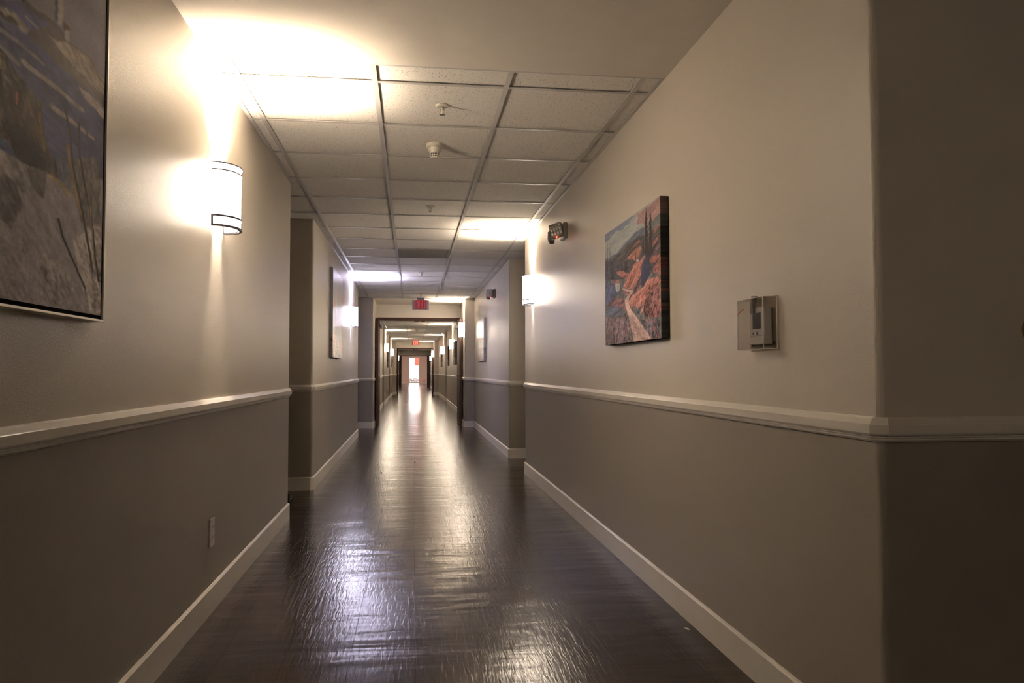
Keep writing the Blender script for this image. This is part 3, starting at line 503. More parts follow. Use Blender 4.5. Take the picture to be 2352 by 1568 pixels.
HILLS = [('P', [(-6.644, 4.765), (2.052, 0.851), (2.023, -0.51), (-6.68, -1.502)], (100, 88, 76), 0.3, 90), ('P', [(-0.223, 0.84), (-0.208, 1.71), (1.148, 1.146), (1.136, 0.529)], (142, 130, 112), 0.1, 30), ('P', [(-0.023, 1.009), (0.057, 1.005), (0.552, 0.994), (0.621, 0.983), (0.496, 0.955), (0.363, 0.944), (0.242, 0.961), (0.09, 0.937), (-0.013, 0.925)], (108, 102, 104), 0.15, 35), ('P', [(0.621, 0.995), (0.826, 0.981), (1.011, 1.005), (1.008, 0.861), (0.877, 0.858), (0.809, 0.861), (0.62, 0.909), (0.656, 0.945)], (148, 104, 88), 0.15, 35), ('P', [(0.877, 0.858), (0.937, 0.873), (0.98, 0.875), (1.008, 0.872), (1.007, 0.809), (0.979, 0.809), (0.906, 0.789), (0.86, 0.75), (0.815, 0.762), (0.824, 0.856)], (100, 92, 80), 0.12, 40), ('P', [(0.132, 0.776), (0.259, 0.768), (0.438, 0.823), (0.531, 0.836), (0.636, 0.85), (0.76, 0.848), (0.766, 0.737), (0.436, 0.726), (0.131, 0.728)], (88, 84, 88), 0.15, 35), ('P', [(0.12, 0.731), (0.269, 0.757), (0.36, 0.77), (0.456, 0.795), (0.53, 0.8), (0.719, 0.797), (0.783, 0.786), (1.007, 0.801), (1.001, 0.476), (0.108, 0.659)], (78, 66, 56), 0.3, 35), ('P', [(0.547, 0.751), (0.617, 0.768), (0.686, 0.77), (0.702, 0.754), (0.617, 0.742)], (126, 74, 62), 0.25, 35), ('P', [(0.454, 0.673), (0.528, 0.704), (0.599, 0.723), (0.709, 0.718), (0.717, 0.693), (0.667, 0.651), (0.632, 0.629)], (164, 96, 68), 0.25, 50), ('P', [(0.89, 0.77), (0.92, 0.798), (0.979, 0.806), (0.986, 0.787), (0.92, 0.759)], (140, 72, 58), 0.2, 50), ('P', [(0.881, 0.678), (0.889, 0.706), (0.963, 0.718), (0.963, 0.701), (0.896, 0.671)], (158, 82, 62), 0.25, 60), ('P', [(0.895, 0.631), (0.99, 0.679), (0.99, 0.643), (0.924, 0.62)], (110, 78, 68), 0.3, 60), ('P', [(0.834, 0.587), (0.989, 0.603), (0.989, 0.573), (0.923, 0.549), (0.842, 0.563)], (156, 84, 64), 0.3, 40), ('P', [(0.579, 0.562), (0.666, 0.598), (0.764, 0.637), (0.784, 0.609), (0.739, 0.574), (0.714, 0.535)], (160, 92, 68), 0.25, 55), ('P', [(0.878, 0.501), (0.988, 0.567), (1.002, 0.57), (1.0, 0.465)], (150, 84, 66), 0.25, 55), ('S', [(0.618, 0.69), (0.615, 0.64)], (60, 40, 36), 0.0032, 0.0037), ('P', [(0.615, 0.637), (0.668, 0.635), (0.67, 0.609), (0.625, 0.61)], (168, 150, 132), 0.1, 0), ('P', [(0.006, 0.759), (0.681, 0.609), (0.526, 0.545), (0.38, 0.523), (0.003, 0.593)], (72, 62, 56), 0.35, 90), ('P', [(0.236, 0.617), (0.381, 0.595), (0.506, 0.545), (0.464, 0.531), (0.411, 0.518), (0.27, 0.587)], (156, 86, 66), 0.25, 20), ('P', [(0.624, 0.621), (0.744, 0.595), (0.697, 0.485), (0.543, 0.427), (0.472, 0.43), (0.378, 0.457), (0.453, 0.51)], (166, 92, 66), 0.3, 55), ('P', [(0.543, 0.427), (0.698, 0.502), (0.696, 0.423), (0.62, 0.379), (0.542, 0.365)], (118, 80, 72), 0.4, 55), ('P', [(0.864, 0.474), (0.939, 0.543), (1.003, 0.56), (1.0, 0.448), (0.905, 0.479)], (146, 82, 66), 0.3, 55), ('P', [(0.481, 0.338), (0.542, 0.365), (0.732, 0.399), (0.795, 0.433), (0.855, 0.443), (1.0, 0.443), (0.999, 0.351), (0.902, 0.31), (0.817, 0.249), (0.674, 0.2), (0.618, 0.268), (0.521, 0.266)], (158, 90, 68), 0.45, 62), ('P', [(0.729, 0.261), (0.819, 0.332), (0.903, 0.39), (0.999, 0.366), (0.995, 0.147), (0.763, 0.169)], (132, 78, 66), 0.6, 80), ('P', [(0.617, 0.207), (0.656, 0.258), (0.729, 0.261), (0.674, 0.208)], (78, 76, 86), 0.3, 80), ('P', [(0.009, 0.567), (0.21, 0.521), (0.323, 0.427), (0.196, 0.39), (0.012, 0.346)], (82, 78, 94), 0.25, 90), ('S', [(0.056, 0.931), (0.054, 0.834), (0.051, 0.67)], (50, 36, 32), 0.0018, 0.0069), ('S', [(0.113, 0.856), (0.114, 0.776), (0.114, 0.657)], (64, 44, 36), 0.0018, 0.0069), ('S', [(0.038, 0.751), (0.04, 0.512)], (64, 58, 74), 0.0066, 0.0102), ('S', [(0.119, 0.734), (0.127, 0.521)], (64, 58, 74), 0.0066, 0.0102), ('S', [(0.165, 0.626), (0.165, 0.501)], (70, 64, 74), 0.0015, 0.0061), ('P', [(0.205, 0.537), (0.291, 0.54), (0.304, 0.512), (0.225, 0.51)], (182, 86, 60), 0.1, 0), ('P', [(0.225, 0.512), (0.309, 0.509), (0.308, 0.448), (0.239, 0.449)], (158, 146, 126), 0.25, 90), ('S', [(0.325, 0.562), (0.328, 0.412)], (70, 70, 84), 0.002, 0.0066), ('P', [(0.011, 0.33), (0.196, 0.404), (0.409, 0.354), (0.428, 0.264), (0.32, 0.305), (0.148, 0.343)], (132, 80, 72), 0.35, 30), ('P', [(0.005, 0.321), (0.148, 0.338), (0.32, 0.305), (0.364, 0.263), (0.352, 0.236), (0.194, 0.236), (0.004, 0.266)], (92, 88, 94), 0.25, 20), ('P', [(0.01, 0.255), (0.218, 0.224), (0.352, 0.236), (0.396, 0.26), (0.448, 0.225), (0.518, 0.094), (0.536, 0.0), (0.006, 0.006)], (108, 84, 78), 0.55, 85), ('P', [(0.578, 0.172), (0.78, 0.147), (0.994, 0.128), (0.992, 0.0), (0.796, 0.005), (0.709, 0.116)], (94, 80, 78), 0.45, 85), ('P', [(0.356, 0.449), (0.558, 0.413), (0.563, 0.397), (0.513, 0.369), (0.471, 0.344), (0.409, 0.354), (0.461, 0.382), (0.513, 0.402), (0.367, 0.438)], (176, 128, 108), 0.12, 0), ('P', [(0.378, 0.433), (0.513, 0.402), (0.461, 0.382), (0.388, 0.402)], (134, 84, 74), 0.3, 0), ('P', [(0.403, 0.354), (0.476, 0.349), (0.501, 0.282), (0.579, 0.216), (0.673, 0.149), (0.744, 0.092), (0.813, 0.033), (0.855, 0.002), (0.575, -0.003), (0.537, 0.088), (0.488, 0.182), (0.438, 0.263)], (180, 134, 112), 0.22, 115), ('P', [(0.788, 0.983), (0.797, 0.98), (0.812, 0.837), (0.817, 0.687), (0.827, 0.621), (0.772, 0.634), (0.766, 0.737), (0.768, 0.85)], (56, 42, 36), 0.15, 90), ('P', [(0.852, 0.944), (0.859, 0.941), (0.873, 0.837), (0.878, 0.709), (0.902, 0.623), (0.85, 0.603), (0.82, 0.649), (0.839, 0.756), (0.839, 0.848)], (58, 44, 38), 0.15, 90), ('P', [(0.739, 0.775), (0.743, 0.775), (0.756, 0.684), (0.756, 0.638), (0.724, 0.642), (0.722, 0.712)], (60, 50, 42), 0.15, 90), ('P', [(0.772, 0.642), (0.865, 0.624), (0.834, 0.579), (0.779, 0.599)], (58, 52, 56), 0.15, 90), ('P', [(0.745, 0.61), (0.824, 0.601), (0.857, 0.537), (0.843, 0.474), (0.795, 0.438), (0.723, 0.401), (0.701, 0.433), (0.702, 0.518)], (62, 58, 74), 0.12, 90), ('S', [(0.888, -0.013), (0.888, -0.031)], (190, 84, 60), 0.0015, 0.0036), ('S', [(0.458, 0.166), (0.46, 0.146)], (200, 100, 76), 0.0015, 0.0036), ('S', [(0.22, 0.091), (0.223, 0.07)], (190, 84, 60), 0.0015, 0.0036), ('S', [(0.351, 0.153), (0.346, 0.128)], (200, 100, 76), 0.0015, 0.0036), ('S', [(0.962, 0.02), (0.964, 0.005)], (200, 100, 76), 0.0015, 0.0036), ('S', [(0.809, 0.15), (0.806, 0.136)], (200, 100, 76), 0.0015, 0.0036), ('S', [(0.95, 0.059), (0.949, 0.044)], (200, 100, 76), 0.0015, 0.0036), ('S', [(0.308, 0.036), (0.312, 0.013)], (170, 76, 64), 0.0015, 0.0036), ('S', [(0.363, 0.063), (0.36, 0.038)], (150, 70, 60), 0.0015, 0.0036), ('S', [(0.794, 0.153), (0.796, 0.136)], (170, 76, 64), 0.0015, 0.0036), ('S', [(0.865, -0.003), (0.862, -0.022)], (190, 84, 60), 0.0015, 0.0036), ('S', [(0.898, 0.064), (0.901, 0.049)], (190, 84, 60), 0.0015, 0.0036), ('S', [(0.07, 0.023), (0.068, 0.008)], (190, 84, 60), 0.0015, 0.0036), ('S', [(0.847, -0.019), (0.85, -0.034)], (200, 100, 76), 0.0015, 0.0036), ('S', [(0.44, 0.077), (0.443, 0.058)], (200, 100, 76), 0.0015, 0.0036), ('S', [(0.923, 0.074), (0.921, 0.059)], (150, 70, 60), 0.0015, 0.0036), ('S', [(0.866, 0.158), (0.866, 0.139)], (190, 84, 60), 0.0015, 0.0036), ('S', [(0.847, 0.034), (0.846, 0.014)], (200, 100, 76), 0.0015, 0.0036), ('S', [(0.024, 0.028), (0.022, 0.008)], (150, 70, 60), 0.0015, 0.0036), ('S', [(0.817, 0.005), (0.815, -0.016)], (190, 84, 60), 0.0015, 0.0036), ('S', [(0.398, 0.147), (0.395, 0.122)], (170, 76, 64), 0.0015, 0.0036), ('S', [(0.186, 0.213), (0.184, 0.196)], (170, 76, 64), 0.0015, 0.0036), ('S', [(0.242, 0.213), (0.244, 0.197)], (200, 100, 76), 0.0015, 0.0036), ('S', [(0.156, 0.119), (0.153, 0.094)], (170, 76, 64), 0.0015, 0.0036), ('S', [(0.436, 0.038), (0.435, 0.025)], (150, 70, 60), 0.0015, 0.0036), ('S', [(0.95, 0.089), (0.949, 0.074)], (200, 100, 76), 0.0015, 0.0036), ('S', [(0.035, 0.252), (0.039, 0.224)], (200, 100, 76), 0.0015, 0.0036), ('S', [(0.3, 0.218), (0.299, 0.192)], (150, 70, 60), 0.0015, 0.0036), ('S', [(0.289, 0.036), (0.293, 0.022)], (170, 76, 64), 0.0015, 0.0036), ('S', [(0.037, 0.044), (0.041, 0.02)], (190, 84, 60), 0.0015, 0.0036), ('S', [(0.806, 0.122), (0.802, 0.105)], (190, 84, 60), 0.0015, 0.0036), ('S', [(0.904, 0.135), (0.907, 0.116)], (190, 84, 60), 0.0015, 0.0036), ('S', [(0.198, 0.197), (0.2, 0.169)], (170, 76, 64), 0.0015, 0.0036), ('S', [(0.782, 0.161), (0.78, 0.147)], (200, 100, 76), 0.0015, 0.0036), ('S', [(0.04, 0.053), (0.043, 0.039)], (190, 84, 60), 0.0015, 0.0036), ('S', [(0.051, 0.131), (0.051, 0.116)], (190, 84, 60), 0.0015, 0.0036), ('S', [(0.91, 0.089), (0.908, 0.075)], (190, 84, 60), 0.0015, 0.0036), ('S', [(0.778, 0.017), (0.779, 0.006)], (200, 100, 76), 0.0015, 0.0036), ('S', [(0.936, 0.036), (0.933, 0.014)], (190, 84, 60), 0.0015, 0.0036), ('S', [(0.88, 0.081), (0.881, 0.064)], (170, 76, 64), 0.0015, 0.0036), ('S', [(0.129, 0.059), (0.126, 0.045)], (190, 84, 60), 0.0015, 0.0036), ('S', [(0.857, 0.139), (0.858, 0.116)], (200, 100, 76), 0.0015, 0.0036), ('S', [(0.347, 0.042), (0.349, 0.023)], (170, 76, 64), 0.0015, 0.0036), ('S', [(0.398, 0.092), (0.399, 0.075)], (190, 84, 60), 0.0015, 0.0036), ('S', [(0.19, 0.045), (0.192, 0.02)], (150, 70, 60), 0.0015, 0.0036), ('S', [(0.305, 0.005), (0.306, -0.016)], (170, 76, 64), 0.0015, 0.0036), ('S', [(0.072, 0.122), (0.075, 0.106)], (190, 84, 60), 0.0015, 0.0036), ('S', [(0.142, 0.138), (0.143, 0.11)], (150, 70, 60), 0.0015, 0.0036), ('S', [(0.86, 0.056), (0.863, 0.041)], (170, 76, 64), 0.0015, 0.0036), ('S', [(0.485, 0.116), (0.486, 0.097)], (200, 100, 76), 0.0015, 0.0036), ('S', [(0.099, 0.208), (0.099, 0.188)], (200, 100, 76), 0.0015, 0.0036), ('S', [(0.312, 0.164), (0.309, 0.144)], (150, 70, 60), 0.0015, 0.0036), ('S', [(0.949, 0.028), (0.951, 0.011)], (150, 70, 60), 0.0015, 0.0036), ('S', [(0.843, 0.074), (0.842, 0.061)], (150, 70, 60), 0.0015, 0.0036), ('S', [(0.141, 0.146), (0.142, 0.122)], (170, 76, 64), 0.0015, 0.0036), ('S', [(0.255, 0.122), (0.256, 0.095)], (200, 100, 76), 0.0015, 0.0036), ('S', [(0.402, 0.113), (0.399, 0.097)], (190, 84, 60), 0.0015, 0.0036), ('S', [(0.477, 0.017), (0.479, 0.005)], (190, 84, 60), 0.0015, 0.0036), ('S', [(0.454, 0.141), (0.453, 0.119)], (190, 84, 60), 0.0015, 0.0036), ('S', [(0.836, 0.158), (0.835, 0.138)], (150, 70, 60), 0.0015, 0.0036), ('S', [(0.849, 0.091), (0.845, 0.072)], (200, 100, 76), 0.0015, 0.0036), ('S', [(0.216, 0.036), (0.21, 0.017)], (200, 100, 76), 0.0015, 0.0036), ('S', [(0.448, 0.095), (0.449, 0.074)], (150, 70, 60), 0.0015, 0.0036), ('S', [(0.842, 0.144), (0.844, 0.128)], (190, 84, 60), 0.0015, 0.0036), ('S', [(0.347, 0.063), (0.348, 0.042)], (170, 76, 64), 0.0015, 0.0036), ('S', [(0.34, 0.18), (0.343, 0.158)], (190, 84, 60), 0.0015, 0.0036), ('S', [(0.892, 0.038), (0.893, 0.022)], (150, 70, 60), 0.0015, 0.0036), ('S', [(0.872, 0.013), (0.873, 0.002)], (170, 76, 64), 0.0015, 0.0036), ('S', [(0.89, 0.092), (0.888, 0.077)], (170, 76, 64), 0.0015, 0.0036), ('S', [(0.036, 0.091), (0.036, 0.063)], (200, 100, 76), 0.0015, 0.0036), ('S', [(0.798, 0.207), (0.792, 0.194)], (186, 84, 60), 0.0015, 0.0031), ('S', [(0.881, 0.244), (0.883, 0.235)], (176, 96, 74), 0.0015, 0.0031), ('S', [(0.841, 0.228), (0.838, 0.21)], (176, 96, 74), 0.0015, 0.0031), ('S', [(0.852, 0.33), (0.849, 0.319)], (176, 96, 74), 0.0015, 0.0031), ('S', [(0.843, 0.321), (0.839, 0.304)], (186, 84, 60), 0.0015, 0.0031), ('S', [(0.937, 0.26), (0.934, 0.243)], (100, 84, 84), 0.0015, 0.0031), ('S', [(0.836, 0.247), (0.835, 0.227)], (100, 84, 84), 0.0015, 0.0031), ('S', [(0.954, 0.216), (0.948, 0.207)], (186, 84, 60), 0.0015, 0.0031), ('S', [(0.72, 0.344), (0.72, 0.335)], (176, 96, 74), 0.0015, 0.0031), ('S', [(0.642, 0.29), (0.642, 0.275)], (100, 84, 84), 0.0015, 0.0031), ('S', [(0.974, 0.171), (0.969, 0.153)], (186, 84, 60), 0.0015, 0.0031), ('S', [(0.82, 0.266), (0.813, 0.254)], (100, 84, 84), 0.0015, 0.0031), ('S', [(0.946, 0.211), (0.94, 0.194)], (186, 84, 60), 0.0015, 0.0031), ('S', [(0.892, 0.21), (0.889, 0.192)], (186, 84, 60), 0.0015, 0.0031), ('S', [(0.944, 0.26), (0.944, 0.247)], (186, 84, 60), 0.0015, 0.0031), ('S', [(0.918, 0.269), (0.919, 0.254)], (150, 80, 70), 0.0015, 0.0031), ('S', [(0.816, 0.227), (0.814, 0.213)], (150, 80, 70), 0.0015, 0.0031), ('S', [(0.746, 0.283), (0.746, 0.269)], (176, 96, 74), 0.0015, 0.0031), ('S', [(0.803, 0.36), (0.799, 0.341)], (150, 80, 70), 0.0015, 0.0031), ('S', [(0.828, 0.246), (0.823, 0.238)], (176, 96, 74), 0.0015, 0.0031), ('S', [(0.729, 0.304), (0.731, 0.288)], (176, 96, 74), 0.0015, 0.0031), ('S', [(0.711, 0.347), (0.708, 0.336)], (186, 84, 60), 0.0015, 0.0031), ('S', [(0.798, 0.33), (0.8, 0.318)], (100, 84, 84), 0.0015, 0.0031), ('S', [(0.783, 0.23), (0.776, 0.218)], (150, 80, 70), 0.0015, 0.0031), ('S', [(0.814, 0.186), (0.816, 0.174)], (150, 80, 70), 0.0015, 0.0031), ('S', [(0.81, 0.333), (0.809, 0.321)], (186, 84, 60), 0.0015, 0.0031), ('S', [(0.85, 0.202), (0.846, 0.182)], (150, 80, 70), 0.0015, 0.0031), ('S', [(0.916, 0.164), (0.914, 0.149)], (186, 84, 60), 0.0015, 0.0031), ('S', [(0.926, 0.225), (0.923, 0.218)], (150, 80, 70), 0.0015, 0.0031), ('S', [(0.979, 0.227), (0.972, 0.219)], (186, 84, 60), 0.0015, 0.0031), ('S', [(0.635, 0.29), (0.633, 0.279)], (100, 84, 84), 0.0015, 0.0031), ('S', [(0.808, 0.207), (0.811, 0.188)], (186, 84, 60), 0.0015, 0.0031), ('S', [(0.773, 0.222), (0.773, 0.208)], (100, 84, 84), 0.0015, 0.0031), ('S', [(0.701, 0.299), (0.699, 0.285)], (150, 80, 70), 0.0015, 0.0031), ('S', [(0.898, 0.189), (0.897, 0.171)], (100, 84, 84), 0.0015, 0.0031), ('S', [(0.923, 0.263), (0.92, 0.247)], (100, 84, 84), 0.0015, 0.0031), ('S', [(0.734, 0.344), (0.734, 0.327)], (150, 80, 70), 0.0015, 0.0031), ('S', [(0.974, 0.33), (0.969, 0.315)], (150, 80, 70), 0.0015, 0.0031), ('S', [(0.875, 0.293), (0.874, 0.275)], (186, 84, 60), 0.0015, 0.0031), ('S', [(0.948, 0.177), (0.945, 0.16)], (100, 84, 84), 0.0015, 0.0031), ('S', [(0.99, 0.336), (0.985, 0.319)], (186, 84, 60), 0.0015, 0.0031), ('S', [(0.759, 0.311), (0.756, 0.293)], (176, 96, 74), 0.0015, 0.0031), ('S', [(0.723, 0.369), (0.717, 0.354)], (186, 84, 60), 0.0015, 0.0031), ('S', [(0.673, 0.329), (0.668, 0.31)], (150, 80, 70), 0.0015, 0.0031), ('S', [(0.818, 0.186), (0.814, 0.167)], (176, 96, 74), 0.0015, 0.0031), ('S', [(0.806, 0.243), (0.799, 0.225)], (186, 84, 60), 0.0015, 0.0031), ('S', [(0.944, 0.324), (0.946, 0.313)], (186, 84, 60), 0.0015, 0.0031), ('S', [(0.806, 0.322), (0.808, 0.307)], (150, 80, 70), 0.0015, 0.0031), ('S', [(0.907, 0.182), (0.904, 0.167)], (150, 80, 70), 0.0015, 0.0031), ('S', [(0.915, 0.293), (0.917, 0.279)], (150, 80, 70), 0.0015, 0.0031), ('S', [(0.708, 0.272), (0.706, 0.255)], (186, 84, 60), 0.0015, 0.0031), ('S', [(0.76, 0.335), (0.761, 0.315)], (100, 84, 84), 0.0015, 0.0031), ('S', [(0.789, 0.239), (0.789, 0.23)], (100, 84, 84), 0.0015, 0.0031)]

def s2l(c):
    c = np.asarray(c, float)/255; return np.where(c <= .04045, c/12.92, ((c+.055)/1.055)**2.4)
def vnoise(x, y, seed):
    rng = np.random.RandomState(seed); T = rng.rand(256, 256)
    xi = np.floor(x).astype(int); yi = np.floor(y).astype(int); fx = x-xi; fy = y-yi
    fx = fx*fx*(3-2*fx); fy = fy*fy*(3-2*fy)
    a = T[xi % 256, yi % 256]; b = T[(xi+1) % 256, yi % 256]; c = T[xi % 256, (yi+1) % 256]; d = T[(xi+1) % 256, (yi+1) % 256]
    return (a*(1-fx)+b*fx)*(1-fy)+(c*(1-fx)+d*fx)*fy
def paint(shapes, W, Ht, nu, nv, base, squeeze, tint, con):
    u, v = np.meshgrid(np.linspace(0, 1, nu), np.linspace(0, 1, nv))
    X = u*W; Y = v*Ht
    img = np.ones((nv, nu, 3))*s2l(base)
    img *= (1+.22*(vnoise(X*9/squeeze, Y*14, 1)-.5))[..., None]
    xx = X + .0035*squeeze*(vnoise(X*60/squeeze, Y*60, 2)-.5) + .003*squeeze*(vnoise(X*110/squeeze, Y*110, 3)-.5)
    yy = Y + .009*(vnoise(X*60/squeeze, Y*60, 4)-.5) + .004*(vnoise(X*110/squeeze, Y*110, 5)-.5)
    for k, s in enumerate(shapes):
        pts = np.array(s[1]); px = pts[:, 0]*W; py = pts[:, 1]*Ht
        if s[0] == 'P':
            ins = np.zeros(X.shape, bool); n = len(px)
            for i in range(n):
                x0, y0, x1, y1 = px[i], py[i], px[(i+1) % n], py[(i+1) % n]
                if y0 == y1: continue
                c = ((y0 > yy) != (y1 > yy)) & (xx < (x1-x0)*(yy-y0)/(y1-y0)+x0); ins ^= c
            a = math.radians(s[4]); X2 = X/squeeze
            al = X2*math.cos(a)+Y*math.sin(a); ac = -X2*math.sin(a)+Y*math.cos(a)
            nz = .55*vnoise(al*60, ac*190, 10+k)+.45*vnoise(al*140, ac*330, 40+k)
            nz2 = vnoise(al*9, ac*60, 70+k)
            f = 1+s[3]*4.2*(nz-.5)+s[3]*2.4*(nz2-.5)
            mk = ins.astype(float)
            for _ in range(2): mk[1:-1, 1:-1] = (mk[1:-1, 1:-1]+mk[:-2, 1:-1]+mk[2:, 1:-1]+mk[1:-1, :-2]+mk[1:-1, 2:])/5
            mk = mk[..., None]; img = img*(1-mk)+mk*s2l(s[2])*f[..., None].clip(.25, 2.6)
        else:
            xs_, ys_ = X*.8+xx*.2, Y*.8+yy*.2; n = len(px); best = np.full(X.shape, 1e9); wd = np.zeros(X.shape)
            for i in range(n-1):
                ax, ay, bx, by = px[i]/squeeze, py[i], px[i+1]/squeeze, py[i+1]
                dx, dy = bx-ax, by-ay; t = (((xs_/squeeze-ax)*dx+(ys_-ay)*dy)/(dx*dx+dy*dy+1e-12)).clip(0, 1)
                d = np.hypot(xs_/squeeze-ax-t*dx, ys_-ay-t*dy); ww = (s[3]+(s[4]-s[3])*(i+t)/(n-1))/2
                upd = (d-ww) < best; best = np.where(upd, d-ww, best); wd = np.where(upd, ww, wd)
            al = (-best/(wd*.5+1e-5)).clip(0, 1)[..., None]
            f = 1+.5*(vnoise(X*90/squeeze, Y*40, 90+k)-.5)
            img = img*(1-al)+s2l(s[2])*f[..., None]*al
    img *= (1+.16*(vnoise(X*300/squeeze, Y*300, 99)-.5))[..., None]
    lum = img @ np.array([.3, .55, .15]); img = (img*.82+lum[..., None]*.18)*((lum/.13).clip(.05, 4)**(con-1))[..., None]
    return (img*np.array(tint)).clip(0, .92)
def canvas_mesh(name, img, P, parent, mat):
    """dense painted sheet; P(u,v) -> local coordinates (arrays)"""
    nv, nu, _ = img.shape
    u, v = np.meshgrid(np.linspace(0, 1, nu), np.linspace(0, 1, nv)); x, y, z = P(u, v)
    co = np.stack([x, y, z], -1).reshape(-1, 3)
    me = bpy.data.meshes.new(name)
    idx = np.arange(nu*nv).reshape(nv, nu); q = np.stack([idx[:-1, :-1], idx[:-1, 1:], idx[1:, 1:], idx[1:, :-1]], -1).reshape(-1, 4)
    me.vertices.add(len(co)); me.vertices.foreach_set('co', co.ravel())
    me.loops.add(q.size); me.loops.foreach_set('vertex_index', q.ravel().astype(np.int32))
    me.polygons.add(len(q)); me.polygons.foreach_set('loop_start', np.arange(0, q.size, 4, dtype=np.int32))
    try: me.polygons.foreach_set('loop_total', np.full(len(q), 4, dtype=np.int32))
    except Exception: pass
    me.update(calc_edges=True); me.validate()
    ca = me.color_attributes.new('paint', 'FLOAT_COLOR', 'POINT')
    ca.data.foreach_set('color', np.concatenate([img.reshape(-1, 3), np.ones((nu*nv, 1))], 1).ravel().astype(np.float32))
    me.materials.append(mat); o = bpy.data.objects.new(name, me); COL.objects.link(o); o.parent = parent; return o
def paint_mat(name, rough, bump=.25, spec=.3):
    m, nt, b = new_mat(name); L = nt.links.new
    a = N(nt, 'ShaderNodeVertexColor'); a.layer_name = 'paint'; L(a.outputs[0], b.inputs['Base Color']); b.inputs['Roughness'].default_value = rough; b.inputs['Specular IOR Level'].default_value = spec
    g = N(nt, 'ShaderNodeNewGeometry'); n = N(nt, 'ShaderNodeTexNoise', Scale=350.0, Detail=3.0); L(g.outputs['Position'], n.inputs['Vector']); bumped(nt, b, n.outputs['Fac'], bump, .0012)
    return m
PM = paint_mat('oil_paint', .6, .2, .12); PMG = paint_mat('varnished_print', .30, .12)
TINT = (3.0, 3.3, 4.0)

# large framed seascape, left wall
sea = thing('framed_painting', (XL, 1.559, 1.691), 0, 'large framed seascape of dune grass and a lighthouse at the left edge', 'painting')
W_, H_ = 1.218, 1.018; hw, hh = W_/2, H_/2
img = paint(SEA, W_, H_, 420, 430, (118, 108, 104), 2.5, (2.4, 2.75, 3.5), 1.5)
canvas_mesh('canvas', img, lambda u, v: (np.full(u.shape, .032), -hw+u*W_, -hh+v*H_), sea, PM)
obj('canvas_backing', B(.003, .0315, -hw, hw, -hh, hh), MAT['black'], sea)
fb = bmesh.new()
for (y0, y1, z0, z1) in ((-hw-.010, -hw-.0005, -hh-.010, hh+.010), (hw+.0005, hw+.010, -hh-.010, hh+.010), (-hw, hw, -hh-.010, -hh-.0005), (-hw, hw, hh+.0005, hh+.010)): box(fb, .003, .030, y0, y1, z0, z1)
obj('inner_liner', fb, MAT['black'], sea, label='black recess between canvas and frame')
fb = bmesh.new(); a, b = .0105, .0165
for (y0, y1, z0, z1) in ((-hw-b, -hw-a, -hh-b, hh+b), (hw+a, hw+b, -hh-b, hh+b), (-hw-a, hw+a, -hh-b, -hh-a), (-hw-a, hw+a, hh+a, hh+b)): box(fb, 0, .036, y0, y1, z0, z1, bev=.0008)
obj('frame', fb, MAT['silver'], sea)

# gallery-wrapped canvas with red hills and cypresses, right wall
def wrapped(name, x, s, yc, zc, W, Hh, D, img, label, cat, group, pm, edge_rgb):
    """s=+1 faces +X (left wall), -1 faces -X (right wall)"""
    t = thing(name, (x, yc, zc), 0, label, cat, group)
    canvas_mesh('canvas', img, lambda u, v: (np.full(u.shape, s*D), s*(u-.5)*W, (v-.5)*Hh), t, pm)
    # painted edges wrap round the stretcher: side strips take the border colours
    nv = img.shape[0]
    for k, col in ((-1, 0), (1, -1)):
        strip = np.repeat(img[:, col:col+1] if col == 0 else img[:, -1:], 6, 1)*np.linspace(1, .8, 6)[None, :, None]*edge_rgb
        yy = s*k*W/2
        canvas_mesh('canvas_edge', strip, lambda u, v: (s*(D-u*(D-.004)), np.full(u.shape, yy+k*s*.0004), (v-.5)*Hh), t, pm)
    fb = bmesh.new(); a, b = sorted((s*.002, s*(D-.0008))); box(fb, a, b, -W/2+.0005, W/2-.0005, -Hh/2, Hh/2); obj('stretcher', fb, MAT['black'], t)
    return t
img = paint(HILLS, .993, .639, 300, 330, (110, 100, 88), 3.3, (1.15, 1.45, 1.9), 1.15)
wrapped('canvas_painting', XR, -1, (4.283+3.29)/2, (1.178+1.817)/2, .993, .639, .04, img, 'unframed canvas of red hills, cypresses and a path on the near right wall', 'painting', None, PM, .30)

def blobs(seed, W, Hh, nu, nv, base, low, reds):
    rng = random.Random(seed); sh = [('P', [(-1, -1), (2, -1), (2, low), (-1, low+.05)], (120, 108, 96), .4, 0)]
    for i in range(26):
        u, v = rng.uniform(.05, .95), rng.choice([rng.uniform(.5, .85), rng.uniform(.02, .25)]); r = rng.uniform(.02, .07)
        sh.append(('P', [(u+r*math.cos(a)*rng.uniform(.7, 1.2), v+r*math.sin(a)*rng.uniform(.7, 1.6)) for a in [i*.7 for i in range(9)]], rng.choice(reds), .35, 90))
        sh.append(('S', [(u, v-.02), (u+rng.uniform(-.03, .03), max(0, v-.35))], (96, 88, 70), .008, .003))
    return paint(sh, W, Hh, nu, nv, base, 2.0, (2.2, 2.4, 2.8), 1)
img = blobs(4, 1.25, .94, 120, 160, (150, 144, 140), .2, [(176, 120, 100), (170, 96, 80), (150, 128, 96)])
wrapped('canvas_painting.001', XL, 1, 8.72, 1.655, 1.10, .95, .035, img, 'tall pale canvas of loose red flowers on the left wall before the bluish sconce', 'painting', None, PMG, .3)
img = blobs(9, 1.17, .68, 100, 120, (150, 140, 120), .3, [(176, 84, 60), (160, 70, 60), (150, 120, 90)])
wrapped('canvas_painting.002', XR, -1, 12.35, 1.53, 1.0, .68, .04, img, 'canvas with red side edge on right wall below the farther emergency light', 'painting', None, PMG, .8)
img = blobs(12, 1.0, .64, 40, 60, (70, 60, 54), .3, [(90, 60, 50), (60, 50, 60)])
